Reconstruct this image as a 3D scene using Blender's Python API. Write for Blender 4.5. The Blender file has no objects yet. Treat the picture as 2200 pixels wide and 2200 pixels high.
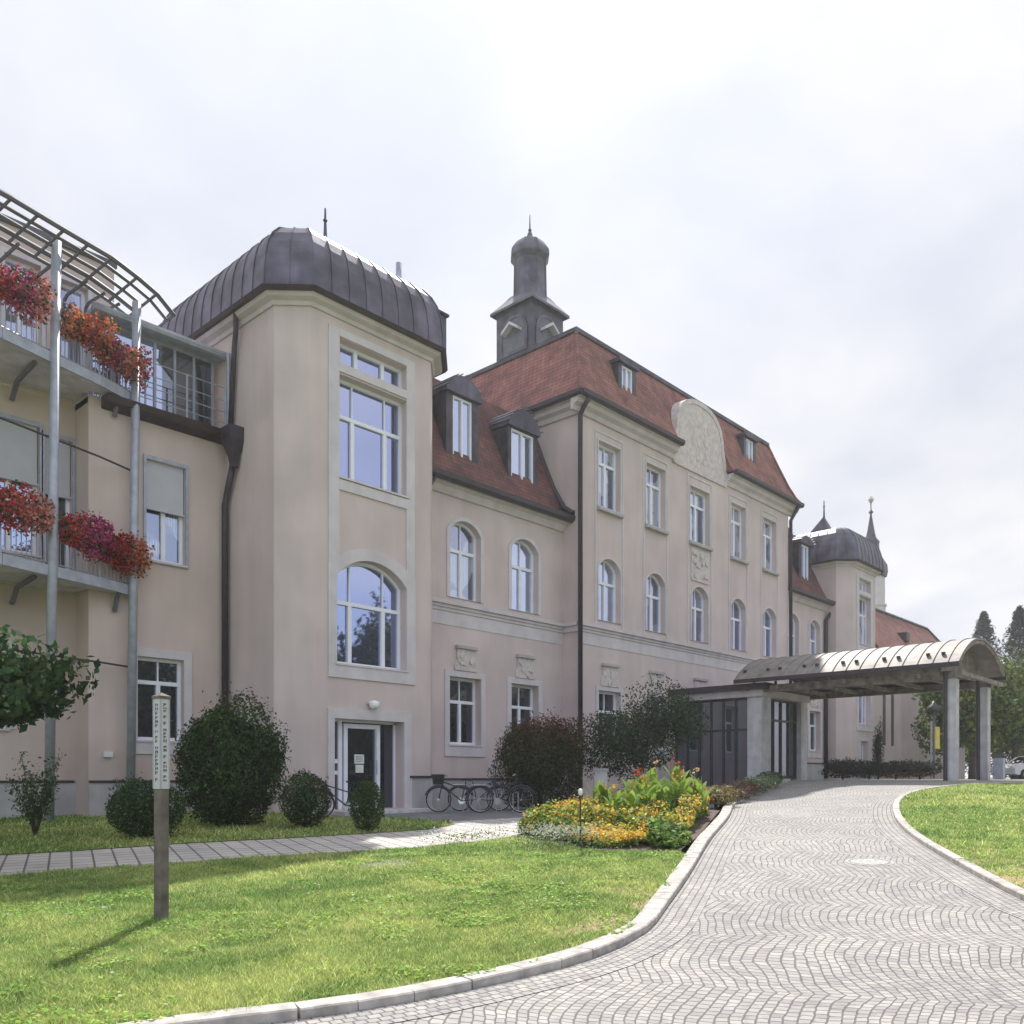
import bpy, math, random
import numpy as np
from mathutils import Vector
from mathutils.geometry import tessellate_polygon
R = math.radians
random.seed(7); rng = np.random.default_rng(7)
sc = bpy.context.scene
COL = sc.collection
# ------------------------------------------------------------------ camera, sky, sun, exposure
CX, CY, CZ = -24.346, -19.340, 1.65
cam = bpy.data.cameras.new("camera"); camo = bpy.data.objects.new("camera", cam); COL.objects.link(camo)
camo.location = (CX, CY, CZ); camo.rotation_euler = (R(90), 0, R(42.89-90))
cam.sensor_width = 36; cam.lens = 30.57; cam.shift_y = 0.2593; cam.clip_end = 6000; cam.clip_start = .1
sc.camera = camo
SUN_AZ, SUN_EL = 41.0, 51.0
sd = Vector((math.cos(R(SUN_AZ))*math.cos(R(SUN_EL)), math.sin(R(SUN_AZ))*math.cos(R(SUN_EL)), math.sin(R(SUN_EL))))
sun = bpy.data.lights.new("sun", 'SUN'); suno = bpy.data.objects.new("sun", sun); COL.objects.link(suno)
suno.rotation_euler = sd.to_track_quat('Z', 'Y').to_euler(); suno.location = (0, 0, 60)
sun.energy = 3.7; sun.angle = R(0.9); sun.color = (1, .96, .91)
sc.view_settings.view_transform = 'Standard'; sc.view_settings.look = 'None'
sc.view_settings.gamma = 1; sc.view_settings.use_curve_mapping = False; sc.view_settings.exposure = 0.8
w = bpy.data.worlds.new("World"); sc.world = w; w.use_nodes = True
nt = w.node_tree; nt.nodes.clear()
def N(nt, typ, **kw):
    n = nt.nodes.new(typ)
    for k, v in kw.items():
        if k in ('loc',): continue
        if isinstance(k, str) and hasattr(n, k) and k not in n.inputs: setattr(n, k, v)
        else: n.inputs[k].default_value = v
    return n
def mixc(nt, fac, a, b, mode='MIX'):
    m = nt.nodes.new('ShaderNodeMix'); m.data_type = 'RGBA'; m.blend_type = mode
    for s, v in ((0, fac), (6, a), (7, b)):
        if isinstance(v, bpy.types.NodeSocket): nt.links.new(v, m.inputs[s])
        else: m.inputs[s].default_value = v if s == 0 else (tuple(v)+(1,) if len(v) == 3 else v)
    return m.outputs[2]
def math_(nt, op, a, b=0.0, c=0.0, clamp=False):
    m = nt.nodes.new('ShaderNodeMath'); m.operation = op; m.use_clamp = clamp
    for i, v in enumerate((a, b, c)):
        if isinstance(v, bpy.types.NodeSocket): nt.links.new(v, m.inputs[i])
        else: m.inputs[i].default_value = v
    return m.outputs[0]
def ramp(nt, fac, stops):
    r = nt.nodes.new('ShaderNodeValToRGB'); nt.links.new(fac, r.inputs[0])
    e = r.color_ramp.elements
    while len(e) < len(stops): e.new(.5)
    for i, (p, c) in enumerate(stops):
        e[i].position = p; e[i].color = tuple(c)+(1,) if len(c) == 3 else c
    return r.outputs[0]
sky = nt.nodes.new('ShaderNodeTexSky'); sky.sky_type = 'NISHITA'; sky.sun_disc = False
sky.sun_elevation = R(SUN_EL); sky.sun_rotation = R(90-SUN_AZ); sky.air_density = 1.0; sky.dust_density = 1.2
tc = nt.nodes.new('ShaderNodeTexCoord')
sep = nt.nodes.new('ShaderNodeSeparateXYZ'); nt.links.new(tc.outputs['Generated'], sep.inputs[0])
zc = math_(nt, 'MAXIMUM', sep.outputs[2], 0.03)
zz = math_(nt, 'ADD', zc, 0.25)
comb = nt.nodes.new('ShaderNodeCombineXYZ')
nt.links.new(math_(nt, 'DIVIDE', sep.outputs[0], zz), comb.inputs[0]); nt.links.new(math_(nt, 'DIVIDE', sep.outputs[1], zz), comb.inputs[1])
n1 = N(nt, 'ShaderNodeTexNoise'); n1.inputs['Scale'].default_value = 1.7; n1.inputs['Detail'].default_value = 8; n1.inputs['Roughness'].default_value = .5; n1.inputs['Distortion'].default_value = .25
nt.links.new(comb.outputs[0], n1.inputs['Vector'])
n2 = N(nt, 'ShaderNodeTexNoise'); n2.inputs['Scale'].default_value = .6; n2.inputs['Detail'].default_value = 3
nt.links.new(comb.outputs[0], n2.inputs['Vector'])
# more cloud towards the sun's half of the sky, clearer and bluer away from it
vd = nt.nodes.new('ShaderNodeVectorMath'); vd.operation = 'DOT_PRODUCT'; nt.links.new(tc.outputs['Generated'], vd.inputs[0]); vd.inputs[1].default_value = tuple(sd)
sunward = math_(nt, 'MULTIPLY_ADD', vd.outputs['Value'], .5, .5)
cov = math_(nt, 'ADD', math_(nt, 'MULTIPLY', sunward, .7), math_(nt, 'MULTIPLY_ADD', n1.outputs['Fac'], 1.3, -.38), clamp=True)
cov = math_(nt, 'MAXIMUM', cov, math_(nt, 'MULTIPLY', math_(nt, 'SUBTRACT', sunward, .42), 4.5, clamp=True))
bright = math_(nt, 'POWER', sunward, 13.0)
cl = math_(nt, 'ADD', math_(nt, 'MULTIPLY_ADD', n1.outputs['Fac'], 5.2, 2.75), math_(nt, 'MULTIPLY', bright, 3.2))
cl = math_(nt, 'ADD', cl, math_(nt, 'MULTIPLY_ADD', n2.outputs['Fac'], 1.8, -.9))
cl = math_(nt, 'MULTIPLY', cl, math_(nt, 'MULTIPLY_ADD', sunward, -.95, 1.7))
cc = nt.nodes.new('ShaderNodeVectorMath'); cc.operation = 'SCALE'; cc.inputs[0].default_value = (.96, .968, 1.03)
nt.links.new(cl, cc.inputs['Scale']); nt.links.new(ramp(nt, n1.outputs['Fac'], [(.38, (.90, .945, 1.07)), (.6, (.98, .975, 1.0))]), cc.inputs[0])
skys = mixc(nt, 1.0, sky.outputs[0], (1.7, 1.6, 1.55), 'MULTIPLY')
bgc = mixc(nt, cov, skys, cc.outputs[0])
bg = nt.nodes.new('ShaderNodeBackground'); nt.links.new(bgc, bg.inputs[0]); bg.inputs[1].default_value = 0.1
out = nt.nodes.new('ShaderNodeOutputWorld'); nt.links.new(bg.outputs[0], out.inputs[0])

# ------------------------------------------------------------------ materials
M = {}
def mat(name, col, rough=.8, metal=0., spec=.5, var=.08, scale=3., bump=0., bscale=60., col2=None, attr=None, trans=0., streak=0.):
    m = bpy.data.materials.new(name); m.use_nodes = True; nt = m.node_tree
    p = nt.nodes['Principled BSDF']; p.inputs['Roughness'].default_value = rough; p.inputs['Metallic'].default_value = metal
    p.inputs['Specular IOR Level'].default_value = spec
    t = nt.nodes.new('ShaderNodeTexCoord')
    n = N(nt, 'ShaderNodeTexNoise'); n.inputs['Scale'].default_value = scale; n.inputs['Detail'].default_value = 6
    nt.links.new(t.outputs['Object'], n.inputs['Vector'])
    a = [c*(1-var*2) for c in col]; b = [min(1, c*(1+var*2)) for c in (col2 or col)]
    c = ramp(nt, n.outputs['Fac'], [(.3, a), (.7, b)])
    if streak:
        mp = nt.nodes.new('ShaderNodeMapping'); mp.inputs['Scale'].default_value = (1.3, 1.3, .2); nt.links.new(t.outputs['Object'], mp.inputs[0])
        n3 = N(nt, 'ShaderNodeTexNoise'); n3.inputs['Scale'].default_value = 1.6; n3.inputs['Detail'].default_value = 5; nt.links.new(mp.outputs[0], n3.inputs['Vector'])
        s = ramp(nt, n3.outputs['Fac'], [(.35, (1-streak,)*3), (.6, (1, 1, 1))]); c = mixc(nt, 1., c, s, 'MULTIPLY')
    if attr:
        at = nt.nodes.new('ShaderNodeAttribute'); at.attribute_name = 'Col'
        c = mixc(nt, 1., at.outputs['Color'], c, 'MULTIPLY') if attr == 'mul' else at.outputs['Color']
    nt.links.new(c, p.inputs['Base Color'])
    if bump:
        nb = N(nt, 'ShaderNodeTexNoise'); nb.inputs['Scale'].default_value = bscale; nb.inputs['Detail'].default_value = 3
        nt.links.new(t.outputs['Object'], nb.inputs['Vector'])
        bm = nt.nodes.new('ShaderNodeBump'); bm.inputs['Strength'].default_value = bump; bm.inputs['Distance'].default_value = .01
        nt.links.new(nb.outputs['Fac'], bm.inputs['Height']); nt.links.new(bm.outputs[0], p.inputs['Normal'])
    if trans:
        tr = nt.nodes.new('ShaderNodeBsdfTranslucent'); nt.links.new(c, tr.inputs[0])
        mx = nt.nodes.new('ShaderNodeMixShader'); mx.inputs[0].default_value = trans
        nt.links.new(p.outputs[0], mx.inputs[1]); nt.links.new(tr.outputs[0], mx.inputs[2])
        nt.links.new(mx.outputs[0], nt.nodes['Material Output'].inputs[0])
    M[name] = m; return m
mat('stucco', (.635, .525, .51), .92, var=.045, scale=.6, bump=.5, bscale=45, streak=.07)
mat('stucco_annex', (.61, .495, .455), .92, var=.045, scale=.6, bump=.5, bscale=45, streak=.07)
mat('stucco_relief', (.62, .54, .53), .95, var=.08, scale=6, bump=.8, bscale=16)
mat('trim', (.64, .59, .61), .85, var=.04, scale=2, bump=.2, streak=.08)
mat('plinth', (.47, .45, .46), .9, var=.06, scale=2, bump=.4, streak=.15)
mat('cornice', (.62, .56, .58), .85, var=.04, scale=2, streak=.1)
mat('white_frame', (.84, .85, .93), .4, var=.02)
mat('dark_metal', (.045, .035, .045), .5, var=.12, scale=4)
mat('gutter_red', (.035, .018, .024), .5, var=.2, scale=3)
mat('steel', (.38, .40, .47), .5, .3, var=.08, scale=5)
mat('steel_dark', (.13, .13, .155), .65, 0., var=.1)
mat('concrete', (.60, .58, .60), .85, var=.08, scale=3, bump=.3, streak=.2)
mat('copper', (.115, .103, .145), .5, .3, var=.22, scale=1.6, streak=.35, bump=.15, bscale=8)
mat('copper_dark', (.075, .068, .092), .5, .3, var=.25, scale=2, streak=.3)
mat('grey_roof', (.10, .10, .12), .6, .2, var=.15)
mat('timber', (.22, .185, .165), .7, var=.25, scale=4)
mat('canopy_metal', (.25, .225, .205), .65, .25, var=.12, scale=3, streak=.1)
mat('rubber', (.02, .02, .022), .7)
mat('bike_paint', (.03, .035, .06), .35)
mat('chrome', (.5, .5, .52), .3, .9)
mat('bark', (.10, .08, .065), .9, var=.2, scale=12, bump=.6)
mat('post_wood', (.17, .14, .125), .8, var=.2, scale=6, bump=.4, bscale=25, streak=.3)
mat('plate', (.52, .52, .53), .5, var=.05)
mat('ink', (.08, .08, .10), .6)
mat('paper', (.75, .77, .72), .7)
mat('leaf', (1, 1, 1), .75, spec=.15, var=.06, scale=8, attr='mul', trans=.28)
mat('grass_blade', (1, 1, 1), .8, spec=.1, var=.04, scale=2, attr='mul', trans=.5)
mat('petal', (1, 1, 1), .6, spec=.2, var=.02, attr='mul', trans=.35)
mat('soil', (.09, .065, .05), .95, var=.25, scale=8, bump=1, bscale=25)
mat('car_white', (.75, .76, .78), .25, spec=.6, var=.01)
mat('yellow', (.70, .55, .12), .5)
mat('kerb_stone', (.42, .39, .36), .85, var=.16, scale=7, bump=.6, bscale=30)
mat('forecourt', (.17, .17, .18), .9, var=.12, scale=1.5, bump=.4, bscale=80)
mat('cobble_iron', (.33, .32, .31), .7, var=.2, scale=20)
mat('blind', (.50, .50, .55), .7, var=.02)
mat('lamp_glass', (.82, .82, .80), .3)
def glass(name, base, refl, tint=(1, 1, 1), rough=.02):
    m = bpy.data.materials.new(name); m.use_nodes = True; nt = m.node_tree
    p = nt.nodes['Principled BSDF']; p.inputs['Roughness'].default_value = .25; p.inputs['Base Color'].default_value = (*base, 1)
    g = nt.nodes.new('ShaderNodeBsdfGlossy'); g.inputs['Roughness'].default_value = rough; g.inputs[0].default_value = (*tint, 1)
    t = nt.nodes.new('ShaderNodeTexCoord'); n = N(nt, 'ShaderNodeTexNoise'); n.inputs['Scale'].default_value = 1.1; n.inputs['Detail'].default_value = 0
    nt.links.new(t.outputs['Object'], n.inputs['Vector'])
    b = nt.nodes.new('ShaderNodeBump'); b.inputs['Strength'].default_value = .07; b.inputs['Distance'].default_value = .02
    nt.links.new(n.outputs['Fac'], b.inputs['Height']); nt.links.new(b.outputs[0], g.inputs['Normal'])
    mx = nt.nodes.new('ShaderNodeMixShader'); mx.inputs[0].default_value = refl
    nt.links.new(p.outputs[0], mx.inputs[1]); nt.links.new(g.outputs[0], mx.inputs[2]); nt.links.new(mx.outputs[0], nt.nodes['Material Output'].inputs[0])
    M[name] = m
glass('glass', (.012, .014, .02), .55, (.60, .67, 1.0))
glass('glass_bright', (.20, .22, .27), .55, (.68, .75, 1.0))
glass('glass_dark', (.010, .012, .016), .12, (.8, .9, 1.0))
glass('glass_porch', (.03, .034, .036), .22, (.75, .8, .95))
def curtain_glass(name, c0_, c1_, f, refl):
    glass(name, c0_, refl, (.68, .75, 1.0)); nt = M[name].node_tree; p = nt.nodes['Principled BSDF']
    t = nt.nodes.new('ShaderNodeTexCoord'); w_ = nt.nodes.new('ShaderNodeTexWave'); w_.inputs['Scale'].default_value = f; w_.inputs['Distortion'].default_value = 3; w_.inputs['Detail Scale'].default_value = .6
    nt.links.new(t.outputs['Object'], w_.inputs[0]); n = N(nt, 'ShaderNodeTexNoise'); n.inputs['Scale'].default_value = .8; nt.links.new(t.outputs['Object'], n.inputs['Vector'])
    a = ramp(nt, w_.outputs['Fac'], [(.2, c0_), (.8, c1_)]); nt.links.new(mixc(nt, ramp(nt, n.outputs['Fac'], [(.47, (0, 0, 0)), (.5, (1, 1, 1))]), (.02, .022, .03), a), p.inputs['Base Color'])
curtain_glass('glass_curtain', (.25, .26, .28), (.5, .5, .5), 4.5, .38); curtain_glass('glass_sheer', (.16, .17, .2), (.3, .31, .34), 7., .45)
# roof tiles: rows across the slope
def tiles(name, c1, c2):
    m = bpy.data.materials.new(name); m.use_nodes = True; nt = m.node_tree; p = nt.nodes['Principled BSDF']; p.inputs['Roughness'].default_value = .85
    t = nt.nodes.new('ShaderNodeTexCoord'); s = nt.nodes.new('ShaderNodeSeparateXYZ'); nt.links.new(t.outputs['Object'], s.inputs[0])
    n = N(nt, 'ShaderNodeTexNoise'); n.inputs['Scale'].default_value = 1.3; n.inputs['Detail'].default_value = 8; n.inputs['Roughness'].default_value = .7
    nt.links.new(t.outputs['Object'], n.inputs['Vector'])
    cb = nt.nodes.new('ShaderNodeCombineXYZ'); nt.links.new(math_(nt, 'ADD', s.outputs[0], s.outputs[1]), cb.inputs[0]); nt.links.new(s.outputs[2], cb.inputs[1])
    br = nt.nodes.new('ShaderNodeTexBrick'); nt.links.new(cb.outputs[0], br.inputs[0])
    br.inputs['Scale'].default_value = 1; br.inputs['Brick Width'].default_value = .2; br.inputs['Row Height'].default_value = .16; br.inputs['Mortar Size'].default_value = .012
    br.inputs['Color1'].default_value = (*c1, 1); br.inputs['Color2'].default_value = (*c2, 1); br.inputs['Mortar'].default_value = (*[c*.45 for c in c1], 1)
    c = mixc(nt, 1., br.outputs[0], ramp(nt, n.outputs['Fac'], [(.32, (.5, .5, .54)), (.62, (1.15, 1.1, 1.05))]), 'MULTIPLY')
    nt.links.new(c, p.inputs['Base Color'])
    b = nt.nodes.new('ShaderNodeBump'); b.inputs['Strength'].default_value = .6; b.inputs['Distance'].default_value = .02
    nt.links.new(math_(nt, 'FRACT', math_(nt, 'DIVIDE', s.outputs[2], .16)), b.inputs['Height']); nt.links.new(b.outputs[0], p.inputs['Normal'])
    M[name] = m
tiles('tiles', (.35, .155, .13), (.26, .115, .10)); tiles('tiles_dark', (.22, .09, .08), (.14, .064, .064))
# cobbles: small setts laid in segmental arcs
def cobble(name, arcs=True):
    m = bpy.data.materials.new(name); m.use_nodes = True; nt = m.node_tree; p = nt.nodes['Principled BSDF']; p.inputs['Roughness'].default_value = .8
    u = nt.nodes.new('ShaderNodeUVMap'); s = nt.nodes.new('ShaderNodeSeparateXYZ'); nt.links.new(u.outputs[0], s.inputs[0])
    wob = N(nt, 'ShaderNodeTexNoise'); wob.inputs['Scale'].default_value = 1.3; wob.inputs['Detail'].default_value = 3; nt.links.new(u.outputs[0], wob.inputs['Vector'])
    x, y = s.outputs[0], s.outputs[1]
    if arcs:
        lw = N(nt, 'ShaderNodeTexNoise'); lw.inputs['Scale'].default_value = .32; lw.inputs['Detail'].default_value = 2; nt.links.new(u.outputs[0], lw.inputs['Vector'])
        sl = nt.nodes.new('ShaderNodeSeparateXYZ'); nt.links.new(lw.outputs['Color'], sl.inputs[0])
        x = math_(nt, 'ADD', x, math_(nt, 'MULTIPLY', sl.outputs[0], .9)); y = math_(nt, 'ADD', y, math_(nt, 'MULTIPLY', sl.outputs[1], .9))
        f = math_(nt, 'SUBTRACT', math_(nt, 'FRACT', math_(nt, 'DIVIDE', x, 1.75)), .5)
        y = math_(nt, 'ADD', y, math_(nt, 'MULTIPLY', math_(nt, 'MULTIPLY', f, f), .62))
    y = math_(nt, 'ADD', y, math_(nt, 'MULTIPLY', wob.outputs['Fac'], .14 if arcs else .02)); x2 = math_(nt, 'ADD', x, math_(nt, 'MULTIPLY', wob.outputs['Fac'], .1))
    cb = nt.nodes.new('ShaderNodeCombineXYZ'); nt.links.new(x2, cb.inputs[0]); nt.links.new(y, cb.inputs[1])
    fine = N(nt, 'ShaderNodeTexNoise'); fine.inputs['Scale'].default_value = 14; fine.inputs['Detail'].default_value = 2; nt.links.new(u.outputs[0], fine.inputs['Vector'])
    va = nt.nodes.new('ShaderNodeVectorMath'); va.operation = 'MULTIPLY_ADD'; nt.links.new(fine.outputs['Color'], va.inputs[0]); va.inputs[1].default_value = (.02, .02, 0); nt.links.new(cb.outputs[0], va.inputs[2])
    br = nt.nodes.new('ShaderNodeTexBrick'); nt.links.new(va.outputs[0], br.inputs[0]); br.inputs['Scale'].default_value = 1
    br.inputs['Brick Width'].default_value = .088; br.inputs['Row Height'].default_value = .088; br.inputs['Mortar Size'].default_value = .0085; br.inputs['Mortar Smooth'].default_value = .6
    br.inputs['Color1'].default_value = (.38, .365, .35, 1); br.inputs['Color2'].default_value = (.27, .26, .255, 1); br.inputs['Mortar'].default_value = (.115, .11, .10, 1)
    big = N(nt, 'ShaderNodeTexNoise'); big.inputs['Scale'].default_value = .5; big.inputs['Detail'].default_value = 6; nt.links.new(u.outputs[0], big.inputs['Vector'])
    vo = nt.nodes.new('ShaderNodeTexVoronoi'); vo.inputs['Scale'].default_value = 9.5; nt.links.new(va.outputs[0], vo.inputs['Vector'])
    sv = nt.nodes.new('ShaderNodeSeparateXYZ'); nt.links.new(vo.outputs['Color'], sv.inputs[0])
    c = mixc(nt, 1., br.outputs[0], ramp(nt, big.outputs['Fac'], [(.3, (.86, .85, .85)), (.7, (1.1, 1.08, 1.05))]), 'MULTIPLY')
    c = mixc(nt, 1., c, ramp(nt, sv.outputs[0], [(0., (.84, .84, .86)), (.6, (1., 1, 1.)), (1., (1.1, 1.08, 1.06))]), 'MULTIPLY')
    nt.links.new(c, p.inputs['Base Color'])
    h = math_(nt, 'ADD', math_(nt, 'SUBTRACT', 1., br.outputs['Fac']), math_(nt, 'MULTIPLY', fine.outputs['Fac'], .4))
    b = nt.nodes.new('ShaderNodeBump'); b.inputs['Strength'].default_value = .6; b.inputs['Distance'].default_value = .015
    nt.links.new(h, b.inputs['Height']); nt.links.new(b.outputs[0], p.inputs['Normal']); M[name] = m
cobble('cobble'); cobble('cobble_rows', False)
def slabs(name):
    m = bpy.data.materials.new(name); m.use_nodes = True; nt = m.node_tree; p = nt.nodes['Principled BSDF']; p.inputs['Roughness'].default_value = .85
    u = nt.nodes.new('ShaderNodeUVMap'); br = nt.nodes.new('ShaderNodeTexBrick'); nt.links.new(u.outputs[0], br.inputs[0]); br.inputs['Scale'].default_value = 1
    br.inputs['Brick Width'].default_value = .3; br.inputs['Row Height'].default_value = .3; br.offset = 0; br.inputs['Mortar Size'].default_value = .016
    br.inputs['Color1'].default_value = (.56, .53, .50, 1); br.inputs['Color2'].default_value = (.48, .455, .435, 1); br.inputs['Mortar'].default_value = (.14, .13, .12, 1)
    n = N(nt, 'ShaderNodeTexNoise'); n.inputs['Scale'].default_value = 1.2; n.inputs['Detail'].default_value = 7; nt.links.new(u.outputs[0], n.inputs['Vector'])
    nt.links.new(mixc(nt, 1., br.outputs[0], ramp(nt, n.outputs['Fac'], [(.3, (.8, .8, .8)), (.7, (1.1, 1.08, 1.05))]), 'MULTIPLY'), p.inputs['Base Color']); M[name] = m
slabs('slabs')
def lawnmat(name, far=False):
    m = bpy.data.materials.new(name); m.use_nodes = True; nt = m.node_tree; p = nt.nodes['Principled BSDF']; p.inputs['Roughness'].default_value = .9; p.inputs['Specular IOR Level'].default_value = .2
    t = nt.nodes.new('ShaderNodeTexCoord')
    n = N(nt, 'ShaderNodeTexNoise'); n.inputs['Scale'].default_value = .55; n.inputs['Detail'].default_value = 5; nt.links.new(t.outputs['Object'], n.inputs['Vector'])
    n2 = N(nt, 'ShaderNodeTexNoise'); n2.inputs['Scale'].default_value = 22; n2.inputs['Detail'].default_value = 5; n2.inputs['Roughness'].default_value = .75; nt.links.new(t.outputs['Object'], n2.inputs['Vector'])
    c = ramp(nt, n.outputs['Fac'], [(.3, (.15, .21, .06)), (.5, (.20, .25, .07)), (.72, (.28, .28, .11))])
    c = mixc(nt, 1., c, ramp(nt, n2.outputs['Fac'], [(.3, (.45, .5, .45)), (.65, (1.15, 1.12, 1.1))]), 'MULTIPLY')
    at = nt.nodes.new('ShaderNodeAttribute'); at.attribute_name = 'dry'
    c = mixc(nt, at.outputs['Fac'], c, (.42, .31, .2))
    nt.links.new(c, p.inputs['Base Color'])
    b = nt.nodes.new('ShaderNodeBump'); b.inputs['Strength'].default_value = .8; b.inputs['Distance'].default_value = .03
    nt.links.new(n2.outputs['Fac'], b.inputs['Height']); nt.links.new(b.outputs[0], p.inputs['Normal']); M[name] = m
lawnmat('lawn')

# ------------------------------------------------------------------ mesh helpers
class MB:
    def __init__(s): s.v = []; s.f = []; s.c = []; s.col = None
    def add(s, vs, fs):
        o = len(s.v); s.v += [tuple(p) for p in vs]; s.f += [tuple(i+o for i in f) for f in fs]
    def quad(s, a, b, c, d): s.add([a, b, c, d], [(0, 1, 2, 3)])
    def box(s, a, b):
        (x0, y0, z0), (x1, y1, z1) = a, b
        s.add([(x0, y0, z0), (x1, y0, z0), (x1, y1, z0), (x0, y1, z0), (x0, y0, z1), (x1, y0, z1), (x1, y1, z1), (x0, y1, z1)],
              [(0, 3, 2, 1), (4, 5, 6, 7), (0, 1, 5, 4), (1, 2, 6, 5), (2, 3, 7, 6), (3, 0, 4, 7)])
    def fbox(s, F, u0, u1, v0, v1, d0, d1):
        P = F.P; s.add([P(u0, v0, d0), P(u1, v0, d0), P(u1, v0, d1), P(u0, v0, d1), P(u0, v1, d0), P(u1, v1, d0), P(u1, v1, d1), P(u0, v1, d1)],
              [(0, 3, 2, 1), (4, 5, 6, 7), (0, 1, 5, 4), (1, 2, 6, 5), (2, 3, 7, 6), (3, 0, 4, 7)])
    def tube(s, pts, r, n=8, cap=True):
        pts = [Vector(p) for p in pts]; rs = r if isinstance(r, (list, tuple)) else [r]*len(pts); o = len(s.v)
        up = Vector((0, 0, 1)); prev = None
        for i, p in enumerate(pts):
            d = (pts[min(i+1, len(pts)-1)]-pts[max(i-1, 0)]); d.normalize()
            if prev is None:
                a = d.cross(up) if abs(d.dot(up)) < .95 else d.cross(Vector((1, 0, 0)))
            else: a = prev-d*prev.dot(d)
            a.normalize(); prev = a; b = d.cross(a)
            for k in range(n):
                t = 2*math.pi*k/n; s.v.append(tuple(p+(a*math.cos(t)+b*math.sin(t))*rs[i]))
        for i in range(len(pts)-1):
            for k in range(n):
                s.f.append((o+i*n+k, o+i*n+(k+1) % n, o+(i+1)*n+(k+1) % n, o+(i+1)*n+k))
        if cap: s.f.append(tuple(o+k for k in range(n))[::-1]); s.f.append(tuple(o+(len(pts)-1)*n+k for k in range(n)))
    def lathe(s, c, prof, n=16, rot=0.):
        o = len(s.v)
        for r, z in prof:
            for k in range(n):
                t = 2*math.pi*(k+rot)/n; s.v.append((c[0]+r*math.cos(t), c[1]+r*math.sin(t), c[2]+z))
        for i in range(len(prof)-1):
            for k in range(n): s.f.append((o+i*n+k, o+i*n+(k+1) % n, o+(i+1)*n+(k+1) % n, o+(i+1)*n+k))
        s.f.append(tuple(o+(len(prof)-1)*n+k for k in range(n)))
    def poly(s, F, outline, d, holes=()):
        loops = [[Vector((p[0], p[1], 0)) for p in outline]]+[[Vector((p[0], p[1], 0)) for p in h] for h in holes]
        tri = tessellate_polygon(loops); flat = [p for l in loops for p in l]
        s.add([F.P(p.x, p.y, d) for p in flat], [tuple(t) for t in tri])
    def prism(s, F, outline, d0, d1, holes=()):
        s.poly(F, outline, d1, holes); s.poly(F, outline, d0, holes)
        for l in [outline]+list(holes):
            n = len(l)
            for i in range(n):
                a, b = l[i], l[(i+1) % n]; s.quad(F.P(*a, d0), F.P(*b, d0), F.P(*b, d1), F.P(*a, d1))
    def loft(s, loops, cap=True):
        o = len(s.v); n = len(loops[0])
        for l in loops: s.v += [tuple(p) for p in l]
        for i in range(len(loops)-1):
            for k in range(n): s.f.append((o+i*n+k, o+i*n+(k+1) % n, o+(i+1)*n+(k+1) % n, o+(i+1)*n+k))
        if cap: s.f.append(tuple(o+(len(loops)-1)*n+k for k in range(n))); s.f.append(tuple(o+k for k in range(n))[::-1])
    def build(s, name, m, parent=None, smooth=False):
        me = bpy.data.meshes.new(name); me.from_pydata(s.v, [], s.f); me.materials.append(M[m]); me.validate()
        if smooth: me.polygons.foreach_set('use_smooth', [True]*len(me.polygons))
        o = bpy.data.objects.new(name, me); COL.objects.link(o)
        import bmesh
        if len(s.f) < 60000:
            b = bmesh.new(); b.from_mesh(me); bmesh.ops.recalc_face_normals(b, faces=b.faces); b.to_mesh(me); b.free()
        if parent: o.parent = parent
        return o
class Fr:      # wall frame: u along the wall, v up, d out of the wall
    def __init__(s, o, u, n): s.o = o; s.u = u; s.n = n
    def P(s, u, v, d=0.): return (s.o[0]+u*s.u[0]+d*s.n[0], s.o[1]+u*s.u[1]+d*s.n[1], v)
def front(t): return Fr((0, t), (1, 0), (0, -1))
def west(x): return Fr((x, 0), (0, -1), (-1, 0))
def tag(o, label=None, cat=None, group=None, kind=None):
    if label: o['label'] = label
    if cat: o['category'] = cat
    if group: o['group'] = group
    if kind: o['kind'] = kind
    return o
def empty(name, loc, label, cat, group=None, rz=0.):
    o = bpy.data.objects.new(name, None); COL.objects.link(o); o.location = loc; o.rotation_euler = (0, 0, rz); o.empty_display_size = .3
    return tag(o, label, cat, group)
def copy_tree(o, parent=None):
    c = o.copy(); COL.objects.link(c)
    if parent: c.parent = parent
    for ch in list(o.children): copy_tree(ch, c)
    return c
def rect(u0, u1, v0, v1): return [(u0, v0), (u1, v0), (u1, v1), (u0, v1)]
def arch(u0, u1, v0, vs, rise, n=12):
    if rise <= 0: return rect(u0, u1, v0, vs)
    h = (u1-u0)/2; c = (u0+u1)/2; e = 2.0 if rise < h*.95 else 2.0
    pts = [(u0, v0), (u1, v0)]
    # circular segment
    rr = (h*h+rise*rise)/(2*rise); a = math.asin(min(1, h/rr)); cy = vs+rise-rr
    for i in range(n+1):
        t = a-2*a*i/n; pts.append((c+rr*math.sin(t), cy+rr*math.cos(t)))
    return pts
def arch_h(u, u0, u1, vs, rise):
    if rise <= 0: return vs
    h = (u1-u0)/2; c = (u0+u1)/2; rr = (h*h+rise*rise)/(2*rise); return vs+rise-rr+math.sqrt(max(0, rr*rr-(u-c)**2))
def ringp(mb, F, inner, outer, d0, d1):
    n = len(inner)
    for i in range(n):
        j = (i+1) % n
        mb.quad(F.P(*inner[i], d1), F.P(*inner[j], d1), F.P(*outer[j], d1), F.P(*outer[i], d1))
        mb.quad(F.P(*outer[i], d0), F.P(*outer[j], d0), F.P(*outer[j], d1), F.P(*outer[i], d1))
        mb.quad(F.P(*inner[i], d0), F.P(*inner[j], d0), F.P(*inner[j], d1), F.P(*inner[i], d1))
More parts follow.
